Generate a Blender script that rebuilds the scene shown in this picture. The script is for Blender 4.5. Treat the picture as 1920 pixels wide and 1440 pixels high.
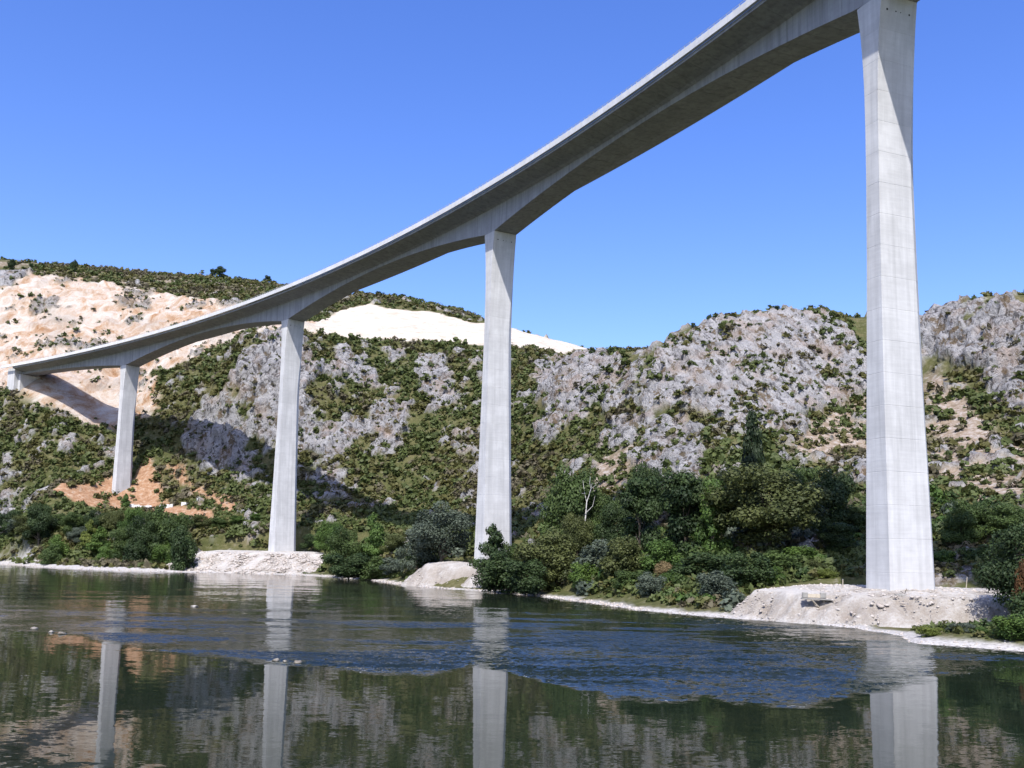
import bpy, bmesh, math, random
import numpy as np
from mathutils import Vector, Matrix

for o in list(bpy.data.objects):
    bpy.data.objects.remove(o, do_unlink=True)
SC = bpy.context.scene
COL = SC.collection
RNG = np.random.default_rng(7)
random.seed(7)

# ---------------------------------------------------------------- camera
F_PX, TH, ROLL, SHIFT, CAM_Z = 1867.0, math.atan(.121), .018, 88.0, 10.0
cam_d = bpy.data.cameras.new('camera')
cam = bpy.data.objects.new('camera', cam_d); COL.objects.link(cam)
cam_d.sensor_width = 36.0; cam_d.sensor_fit = 'HORIZONTAL'
cam_d.lens = 36.0 * F_PX / 1920.0
cam_d.shift_y = SHIFT / 1920.0
cam_d.clip_start = .5; cam_d.clip_end = 6000
_f = Vector((0, math.cos(TH), math.sin(TH))); _u = Vector((0, -math.sin(TH), math.cos(TH))); _r = Vector((1, 0, 0))
UP = _u * math.cos(ROLL) - _r * math.sin(ROLL); RT = _r * math.cos(ROLL) + _u * math.sin(ROLL)
M = Matrix.Identity(4)
for i in range(3):
    M[i][0] = RT[i]; M[i][1] = UP[i]; M[i][2] = -_f[i]
M[2][3] = CAM_Z
cam.matrix_world = M
SC.camera = cam

# ---------------------------------------------------------------- sky, sun, exposure
SUN_EL, SUN_AZ = math.radians(54), math.radians(-9)      # sun behind the camera, a little to its left
sun_dir = Vector((math.sin(SUN_AZ) * math.cos(SUN_EL), -math.cos(SUN_AZ) * math.cos(SUN_EL), math.sin(SUN_EL)))
W = bpy.data.worlds.new('World'); SC.world = W; W.use_nodes = True
nt = W.node_tree
bg = nt.nodes['Background']
sky = nt.nodes.new('ShaderNodeTexSky'); sky.sky_type = 'NISHITA'; sky.sun_disc = False
sky.sun_elevation = SUN_EL
sky.sun_rotation = math.atan2(sun_dir.x, sun_dir.y)
sky.altitude = 0; sky.air_density = 1.0; sky.dust_density = 1.6; sky.ozone_density = 2.5
hsv = nt.nodes.new('ShaderNodeHueSaturation'); hsv.inputs['Saturation'].default_value = 1.31; hsv.inputs['Hue'].default_value = .521
nt.links.new(sky.outputs[0], hsv.inputs['Color']); nt.links.new(hsv.outputs[0], bg.inputs[0])
bg.inputs[1].default_value = .15
sun_d = bpy.data.lights.new('sun', 'SUN'); sun = bpy.data.objects.new('sun', sun_d); COL.objects.link(sun)
sun_d.energy = 3.55; sun_d.angle = math.radians(.53); sun_d.color = (1, .965, .92)
sun.rotation_euler = sun_dir.to_track_quat('Z', 'Y').to_euler()
sun.location = (-60, -200, 300)
SC.view_settings.view_transform = 'Standard'; SC.view_settings.look = 'None'
SC.view_settings.gamma = 1; SC.view_settings.exposure = 0.88; SC.view_settings.use_curve_mapping = False
SC.cycles.max_bounces = 6; SC.cycles.diffuse_bounces = 3; SC.cycles.glossy_bounces = 3
SC.cycles.transmission_bounces = 3; SC.cycles.transparent_max_bounces = 4
SC.cycles.caustics_reflective = False; SC.cycles.caustics_refractive = False

# ---------------------------------------------------------------- helpers
def link(name, me, mat=None, parent=None):
    o = bpy.data.objects.new(name, me); COL.objects.link(o)
    if mat is not None and not len(me.materials):
        me.materials.append(mat)
    if parent is not None: o.parent = parent
    return o

def tag(o, label=None, cat=None, group=None, kind=None):
    for k, v in (('label', label), ('category', cat), ('group', group), ('kind', kind)):
        if v: o[k] = v
    return o

def empty(name, loc=(0, 0, 0), rz=0):
    o = bpy.data.objects.new(name, None); COL.objects.link(o)
    o.location = loc; o.rotation_euler.z = rz; o.empty_display_size = .5
    return o

def mesh_np(name, V, F, smooth_=False):
    """V (n,3), F (m,k) integer faces with a constant corner count"""
    me = bpy.data.meshes.new(name)
    V = np.ascontiguousarray(V, np.float32); F = np.ascontiguousarray(F, np.int32)
    k = F.shape[1]
    me.vertices.add(len(V)); me.vertices.foreach_set('co', V.ravel())
    me.loops.add(F.size); me.loops.foreach_set('vertex_index', F.ravel())
    me.polygons.add(len(F)); me.polygons.foreach_set('loop_start', np.arange(0, F.size, k, dtype=np.int32))
    me.polygons.foreach_set('loop_total', np.full(len(F), k, np.int32))
    if smooth_: me.polygons.foreach_set('use_smooth', np.ones(len(F), bool))
    me.update(); me.validate()
    return me

def attr(me, name, vals, domain='POINT'):
    a = me.attributes.new(name, 'FLOAT', domain)
    a.data.foreach_set('value', np.ascontiguousarray(vals, np.float32).ravel())

def grid_faces(ny, nx):
    i = np.arange(nx - 1)[None] + np.arange(ny - 1)[:, None] * nx
    return np.stack([i, i + 1, i + nx + 1, i + nx], -1).reshape(-1, 4)

def mesh_py(name, V, F, smooth_=False):
    me = bpy.data.meshes.new(name); me.from_pydata([tuple(v) for v in V], [], [tuple(f) for f in F]); me.update()
    if smooth_:
        for p in me.polygons: p.use_smooth = True
    return me

def box_vf(x0, x1, y0, y1, z0, z1):
    V = [(x, y, z) for z in (z0, z1) for y in (y0, y1) for x in (x0, x1)]
    F = [(0, 2, 3, 1), (4, 5, 7, 6), (0, 1, 5, 4), (1, 3, 7, 5), (3, 2, 6, 7), (2, 0, 4, 6)]
    return V, F

# gradient noise in numpy
_perm = np.random.default_rng(3).permutation(256); _perm = np.r_[_perm, _perm]
_grad = np.random.default_rng(4).normal(size=(256, 3)); _grad /= np.linalg.norm(_grad, axis=1)[:, None]
def noise3(p):
    p = np.asarray(p, float); i = np.floor(p).astype(int); fr = p - i; i &= 255
    u = fr * fr * fr * (fr * (fr * 6 - 15) + 10)
    out = 0
    for dx in (0, 1):
        for dy in (0, 1):
            for dz in (0, 1):
                h = _perm[_perm[_perm[(i[:, 0] + dx) & 255] + ((i[:, 1] + dy) & 255)] + ((i[:, 2] + dz) & 255)]
                gd = _grad[h]
                w = (u[:, 0] if dx else 1 - u[:, 0]) * (u[:, 1] if dy else 1 - u[:, 1]) * (u[:, 2] if dz else 1 - u[:, 2])
                out = out + w * ((gd[:, 0] * (fr[:, 0] - dx)) + gd[:, 1] * (fr[:, 1] - dy) + gd[:, 2] * (fr[:, 2] - dz))
    return out * 1.6
def fbm(p, octv=4, gain=.5):
    a, s, out = 1., 1., 0.
    for k in range(octv):
        out = out + a * noise3(np.asarray(p) * s + 17.3 * k); a *= gain; s *= 2.03
    return out
def worley(p):
    """distance to the nearest and second nearest feature point of a jittered cell grid"""
    p = np.asarray(p, float); i = np.floor(p).astype(int); f1 = np.full(len(p), 9.); f2 = np.full(len(p), 9.)
    for dx in (-1, 0, 1):
        for dy in (-1, 0, 1):
            for dz in (-1, 0, 1):
                c = i + [dx, dy, dz]
                hsh = _perm[_perm[_perm[c[:, 0] & 255] + (c[:, 1] & 255)] + (c[:, 2] & 255)]
                d = np.linalg.norm(c + .5 + .42 * _grad[hsh] - p, axis=1)
                f2 = np.minimum(f2, np.maximum(f1, d)); f1 = np.minimum(f1, d)
    return f1, f2
def ridged(p, octv=4, gain=.55):
    a, s, out = 1., 1., 0.
    for k in range(octv):
        out = out + a * (1 - 2 * np.abs(noise3(np.asarray(p) * s + 9.1 * k))); a *= gain; s *= 2.1
    return out

# ---------------------------------------------------------------- materials
def new_mat(name, rough=.9, spec=.2):
    m = bpy.data.materials.new(name); m.use_nodes = True
    b = m.node_tree.nodes['Principled BSDF']
    b.inputs['Roughness'].default_value = rough
    b.inputs['Specular IOR Level'].default_value = spec
    return m, m.node_tree, b

def N(t, typ, **kw):
    n = t.nodes.new(typ)
    for k, v in kw.items(): setattr(n, k, v)
    return n

def noise_node(t, vec, scale, detail=4, rough=.55, dist=0):
    n = N(t, 'ShaderNodeTexNoise'); n.inputs['Scale'].default_value = scale
    n.inputs['Detail'].default_value = detail; n.inputs['Roughness'].default_value = rough
    n.inputs['Distortion'].default_value = dist
    if vec is not None: t.links.new(vec, n.inputs['Vector'])
    return n.outputs['Fac']

def ramp(t, fac, stops):
    r = N(t, 'ShaderNodeValToRGB'); e = r.color_ramp.elements
    while len(e) < len(stops): e.new(.5)
    for el, (p, c) in zip(e, stops):
        el.position = p; el.color = (*c, 1) if len(c) == 3 else c
    t.links.new(fac, r.inputs[0]); return r.outputs[0]

def mix(t, fac, a, b, mode='MIX'):
    m = N(t, 'ShaderNodeMix', data_type='RGBA', blend_type=mode)
    for s, v in ((m.inputs[0], fac), (m.inputs[6], a), (m.inputs[7], b)):
        if hasattr(v, 'is_linked'): t.links.new(v, s)
        else: s.default_value = v if not isinstance(v, tuple) else (*v, 1)[:4]
    return m.outputs[2]

def math_n(t, op, a, b=None, clamp=False):
    m = N(t, 'ShaderNodeMath', operation=op, use_clamp=clamp)
    for s, v in ((m.inputs[0], a), (m.inputs[1], b)):
        if v is None: continue
        if hasattr(v, 'is_linked'): t.links.new(v, s)
        else: s.default_value = v
    return m.outputs[0]

def bump(t, b, h, dist=.1, strength=1.0):
    n = N(t, 'ShaderNodeBump'); n.inputs['Distance'].default_value = dist; n.inputs['Strength'].default_value = strength
    t.links.new(h, n.inputs['Height']); t.links.new(n.outputs[0], b.inputs['Normal']); return n

def world_pos(t): return N(t, 'ShaderNodeNewGeometry').outputs['Position']
def mapping(t, vec, scale=(1, 1, 1), rot=(0, 0, 0)):
    m = N(t, 'ShaderNodeMapping'); m.inputs['Scale'].default_value = scale; m.inputs['Rotation'].default_value = rot
    t.links.new(vec, m.inputs['Vector']); return m.outputs[0]
def attr_n(t, name): return N(t, 'ShaderNodeAttribute', attribute_name=name).outputs['Fac']

def mat_terrain():
    m, t, b = new_mat('hillside_ground', .95, .1)
    P = world_pos(t)
    n1 = noise_node(t, P, .05, 5); n2 = noise_node(t, P, .5, 5, .65); n3 = noise_node(t, P, 2.2, 3, .6)
    soil = ramp(t, n1, [(.3, (.056, .064, .022)), (.5, (.080, .082, .032)), (.7, (.115, .102, .050))])
    soil = mix(t, ramp(t, n2, [(.40, (.5, .5, .5)), (.52, (0, 0, 0))]), soil, (.034, .042, .015))
    soil = mix(t, math_n(t, 'MULTIPLY', ramp(t, n2, [(.56, (0, 0, 0)), (.7, (1, 1, 1))]), .5), soil, (.22, .20, .16))
    # grey limestone
    P2 = mapping(t, P, (1, 1, .8), (.4, .2, 0))
    rn = noise_node(t, P2, .16, 7, .68, .6)
    rock = ramp(t, rn, [(.28, (.18, .178, .18)), (.42, (.315, .31, .313)), (.56, (.40, .392, .395)), (.75, (.50, .49, .49))])
    crack = noise_node(t, P2, .30, 6, .68, 1.2)
    bedv = mapping(t, mapping(t, P, (1, 1, 1), (0, .53, 0)), (.42, .17, .12))
    bedn = noise_node(t, bedv, 1.0, 6, .7, .5)
    dm = attr_n(t, 'dome')
    crk = mix(t, math_n(t, 'MULTIPLY', dm, .65), crack, bedn)
    rock = mix(t, ramp(t, crk, [(.40, (.92, .92, .92)), (.49, (0, 0, 0))]), rock, (.065, .062, .062))
    crack2 = noise_node(t, P2, .75, 5, .7, .8)
    rock = mix(t, ramp(t, crack2, [(.34, (.6, .6, .6)), (.44, (0, 0, 0))]), rock, (.10, .095, .09))
    warm = ramp(t, noise_node(t, P, .09, 4), [(.50, (0, 0, 0)), (.70, (.7, .7, .7))])
    rock = mix(t, warm, rock, (.33, .25, .195))
    tuft = ramp(t, noise_node(t, P2, .20, 6, .72), [(.555, (0, 0, 0)), (.60, (.85, .85, .85))])
    rock = mix(t, tuft, rock, mix(t, n1, (.06, .06, .03), (.20, .13, .075)))
    # fresh cut limestone
    cn = noise_node(t, mapping(t, P, (1, 1, .7)), .07, 9, .72, 1.2)
    cut = ramp(t, cn, [(.36, (.29, .165, .088)), (.44, (.38, .27, .185)), (.51, (.44, .36, .295)), (.63, (.52, .475, .425))])
    cut = mix(t, ramp(t, noise_node(t, P, .03, 3), [(.5, (0, 0, 0)), (.68, (.75, .75, .75))]), cut, (.33, .30, .265))
    cut = mix(t, ramp(t, n2, [(.62, (0, 0, 0)), (.72, (.5, .5, .5))]), cut, (.36, .19, .085))
    tail = ramp(t, noise_node(t, P, .12, 6, .75), [(.3, (.35, .30, .235)), (.5, (.46, .41, .345)), (.7, (.51, .465, .405))])
    dirt = ramp(t, n2, [(.3, (.19, .10, .055)), (.52, (.31, .185, .11)), (.66, (.36, .27, .20)), (.78, (.42, .38, .34))])
    scree = ramp(t, n2, [(.32, (.13, .10, .065)), (.5, (.235, .185, .14)), (.66, (.34, .31, .285))])
    grav = ramp(t, n3, [(.3, (.28, .265, .25)), (.7, (.47, .455, .44))])
    c = mix(t, attr_n(t, 'scree'), soil, scree)
    c = mix(t, attr_n(t, 'rock'), c, rock)
    c = mix(t, attr_n(t, 'cut'), c, cut)
    c = mix(t, attr_n(t, 'tail'), c, tail)
    c = mix(t, attr_n(t, 'dirt'), c, dirt)
    c = mix(t, attr_n(t, 'gravel'), c, grav)
    c = mix(t, ramp(t, n3, [(.3, (.25, .25, .25)), (.5, (0, 0, 0))]), c, (.10, .09, .07), 'MULTIPLY')
    t.links.new(c, b.inputs['Base Color'])
    h = math_n(t, 'ADD', math_n(t, 'MULTIPLY', crk, 1.0), math_n(t, 'MULTIPLY', n3, .3))
    bn = bump(t, b, h, 3.2, 1.0)
    bs = math_n(t, 'ADD', math_n(t, 'ADD', .25, math_n(t, 'MULTIPLY', attr_n(t, 'cut'), .35)), math_n(t, 'MULTIPLY', attr_n(t, 'rock'), .75), True); t.links.new(bs, bn.inputs['Strength'])
    return m

def mat_concrete(name, base=(.45, .445, .43), var=.12):
    m, t, b = new_mat(name, .85, .25)
    P = world_pos(t)
    streak = noise_node(t, mapping(t, P, (.9, .9, .05)), 1.0, 6, .6, .4)
    blot = noise_node(t, P, .25, 5, .6)
    board = noise_node(t, mapping(t, P, (.2, .2, 2.6)), 1.0, 3, .5)
    lo = tuple(v * (1 - var * 1.6) for v in base); hi = tuple(min(v * (1 + var), .9) for v in base)
    c = ramp(t, streak, [(.32, lo), (.5, base), (.68, hi)])
    c = mix(t, math_n(t, 'MULTIPLY', ramp(t, blot, [(.42, (1, 1, 1)), (.6, (0, 0, 0))]), .35), c, tuple(v * .72 for v in base))
    c = mix(t, .035, c, ramp(t, board, [(.4, (.2, .2, .2)), (.6, (.8, .8, .8))]), 'OVERLAY')
    rnd = N(t, 'ShaderNodeObjectInfo').outputs['Random']
    c = mix(t, 1.0, c, ramp(t, rnd, [(0, (.95, .95, .95)), (1, (1, 1, 1))]), 'MULTIPLY')
    t.links.new(c, b.inputs['Base Color'])
    bump(t, b, math_n(t, 'ADD', streak, board), .03, .6)
    return m

def mat_plain(name, stops, scale=1.0, rough=.9, spec=.15, bdist=.05, attr_name=None):
    m, t, b = new_mat(name, rough, spec)
    P = world_pos(t)
    n = noise_node(t, P, scale, 6, .65)
    if attr_name: n = math_n(t, 'ADD', math_n(t, 'MULTIPLY', n, .62), math_n(t, 'MULTIPLY', attr_n(t, attr_name), .42))
    t.links.new(ramp(t, n, stops), b.inputs['Base Color'])
    bump(t, b, noise_node(t, P, scale * 2.5, 4), bdist, .8)
    return m

def mat_leaf(name, dark, light, use_attr=False):
    m, t, b = new_mat(name, .6, .25)
    rnd = attr_n(t, 'tint')
    c = ramp(t, rnd, [(0, dark), (1, light)])
    if use_attr:
        hue = N(t, 'ShaderNodeAttribute', attribute_name='hue').outputs['Fac']
        c = mix(t, ramp(t, hue, [(.0, (0, 0, 0)), (.45, (0, 0, 0)), (.5, (.8, .8, .8)), (.78, (.8, .8, .8)), (.82, (0, 0, 0))]), c, (.112, .102, .034))
        c = mix(t, ramp(t, hue, [(.80, (0, 0, 0)), (.82, (.75, .75, .75))]), c, (.125, .10, .070))
    t.links.new(c, b.inputs['Base Color'])
    tr = N(t, 'ShaderNodeBsdfTranslucent'); t.links.new(c, tr.inputs[0])
    ms = N(t, 'ShaderNodeMixShader'); ms.inputs[0].default_value = .25
    t.links.new(b.outputs[0], ms.inputs[1]); t.links.new(tr.outputs[0], ms.inputs[2])
    t.links.new(ms.outputs[0], t.nodes['Material Output'].inputs[0])
    return m

def mat_water():
    m, t, b = new_mat('river_water', .03, .20)
    b.inputs['IOR'].default_value = 1.33
    P = world_pos(t)
    rf0 = attr_n(t, 'riffle'); sh = attr_n(t, 'shallow'); fm = attr_n(t, 'foam')
    rf = math_n(t, 'MULTIPLY', rf0, math_n(t, 'ADD', .25, math_n(t, 'MULTIPLY', noise_node(t, mapping(t, P, (.35, 1, 1), (0, 0, .12)), .55, 5, .7, .4), 1.5)))
    bed = noise_node(t, mapping(t, P, (.25, .6, 1)), .22, 5, .6)
    deep = ramp(t, bed, [(.35, (.006, .011, .007)), (.7, (.013, .018, .011))])
    shal = ramp(t, bed, [(.35, (.011, .015, .011)), (.7, (.028, .029, .021))])
    c = mix(t, sh, deep, shal)
    fo = math_n(t, 'MULTIPLY', fm, ramp(t, noise_node(t, P, 2.3, 4, .75), [(.60, (0, 0, 0)), (.66, (1, 1, 1))]))
    c = mix(t, fo, c, (.75, .78, .8))
    t.links.new(c, b.inputs['Base Color'])
    t.links.new(math_n(t, 'ADD', .02, math_n(t, 'MULTIPLY', fo, .7)), b.inputs['Roughness'])
    # facet slopes of the ripples: two directions of slope from two noise fields, scaled by the local riffle strength
    def slope(sc, det, rz, st):
        n = N(t, 'ShaderNodeTexNoise'); n.inputs['Scale'].default_value = sc; n.inputs['Detail'].default_value = det; n.inputs['Roughness'].default_value = .6
        n.inputs['Distortion'].default_value = .5
        t.links.new(mapping(t, P, (st, 1, 1), (0, 0, rz)), n.inputs['Vector'])
        s = N(t, 'ShaderNodeVectorMath', operation='SUBTRACT'); t.links.new(n.outputs['Color'], s.inputs[0]); s.inputs[1].default_value = (.5, .5, .5)
        return s.outputs[0]
    add = N(t, 'ShaderNodeVectorMath', operation='ADD'); t.links.new(slope(.9, 3, .2, .45), add.inputs[0]); t.links.new(slope(3.4, 2, -.4, .6), add.inputs[1])
    scl = N(t, 'ShaderNodeVectorMath', operation='SCALE'); t.links.new(add.outputs[0], scl.inputs[0]); t.links.new(math_n(t, 'MULTIPLY', rf, 4.0), scl.inputs['Scale'])
    flat = N(t, 'ShaderNodeVectorMath', operation='MULTIPLY'); t.links.new(scl.outputs[0], flat.inputs[0]); flat.inputs[1].default_value = (.3, 1, 0)
    nv = N(t, 'ShaderNodeVectorMath', operation='ADD'); t.links.new(flat.outputs[0], nv.inputs[0]); # wavelets are steeper on the face turned to the near bank
    lean = N(t, 'ShaderNodeCombineXYZ'); lean.inputs[2].default_value = 1.0
    t.links.new(math_n(t, 'MULTIPLY', math_n(t, 'MAXIMUM', math_n(t, 'SUBTRACT', rf, .016), 0.0), -1.1), lean.inputs[1])
    t.links.new(lean.outputs[0], nv.inputs[1])
    nn = N(t, 'ShaderNodeVectorMath', operation='NORMALIZE'); t.links.new(nv.outputs[0], nn.inputs[0])
    t.links.new(nn.outputs[0], b.inputs['Normal'])
    return m

MAT_GROUND = mat_terrain()
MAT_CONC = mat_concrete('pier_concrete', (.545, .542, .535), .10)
MAT_GIRD = mat_concrete('girder_concrete_shaded', (.335, .34, .355), .18)  # base colour darker than the piers, deepening the shade under the deck
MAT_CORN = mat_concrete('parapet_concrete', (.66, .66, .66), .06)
MAT_GRAVEL = mat_plain('pale_gravel', [(.25, (.24, .205, .17)), (.5, (.315, .285, .25)), (.75, (.45, .43, .405))], 2.2, bdist=.4, attr_name='white')
MAT_WETROCK = mat_plain('river_rock', [(.3, (.10, .085, .06)), (.5, (.20, .18, .15)), (.7, (.42, .40, .36))], 1.6, .7, .3, .05)
MAT_BANK = mat_plain('near_bank_turf', [(.3, (.04, .05, .02)), (.7, (.10, .10, .05))], .5)
MAT_STONE = mat_plain('limestone_blocks', [(.25, (.25, .19, .14)), (.42, (.37, .325, .285)), (.75, (.50, .475, .45))], .5, bdist=.1)
MAT_OLDC = mat_concrete('old_concrete', (.27, .26, .24), .2)
MAT_METAL = mat_plain('galvanised_steel', [(.3, (.25, .26, .27)), (.7, (.36, .37, .38))], 4, .5, .5, .005)
MAT_DARK = mat_plain('hole_shade_and_bar', [(.3, (.02, .02, .02)), (.7, (.035, .035, .035))], 4)  # near-black for the shade of the pier holes, and for the bent bars
MAT_WOOD = mat_plain('weathered_timber', [(.3, (.28, .24, .18)), (.7, (.45, .40, .32))], 4)
MAT_BARK = mat_plain('bark', [(.3, (.07, .055, .04)), (.7, (.14, .115, .09))], 3)
MAT_PALE = mat_plain('bleached_bark', [(.3, (.45, .43, .40)), (.7, (.62, .60, .57))], 3)
MAT_WATER = mat_water()
LEAF = {
    'dark': mat_leaf('leaf_dark', (.018, .034, .012), (.052, .082, .026)),
    'black': mat_leaf('leaf_poplar', (.010, .020, .009), (.030, .048, .018)),
    'mid': mat_leaf('leaf_mid', (.032, .056, .016), (.085, .125, .034)),
    'green': mat_leaf('leaf_green', (.036, .070, .014), (.090, .150, .032)),
    'bright': mat_leaf('leaf_bright', (.045, .085, .016), (.11, .17, .035)),
    'olive': mat_leaf('leaf_olive', (.042, .054, .016), (.105, .120, .038)),
    'grey': mat_leaf('leaf_grey', (.045, .062, .042), (.115, .14, .100)),
    'yellow': mat_leaf('leaf_yellow', (.075, .10, .018), (.16, .19, .04)),
    'dry': mat_leaf('leaf_dry', (.15, .11, .05), (.28, .21, .11)),
    'rust': mat_leaf('leaf_rust', (.055, .028, .012), (.13, .065, .025)),
}
MAT_SCRUB = mat_leaf('scrub_leaf', (.050, .068, .020), (.102, .126, .037), True)

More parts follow.
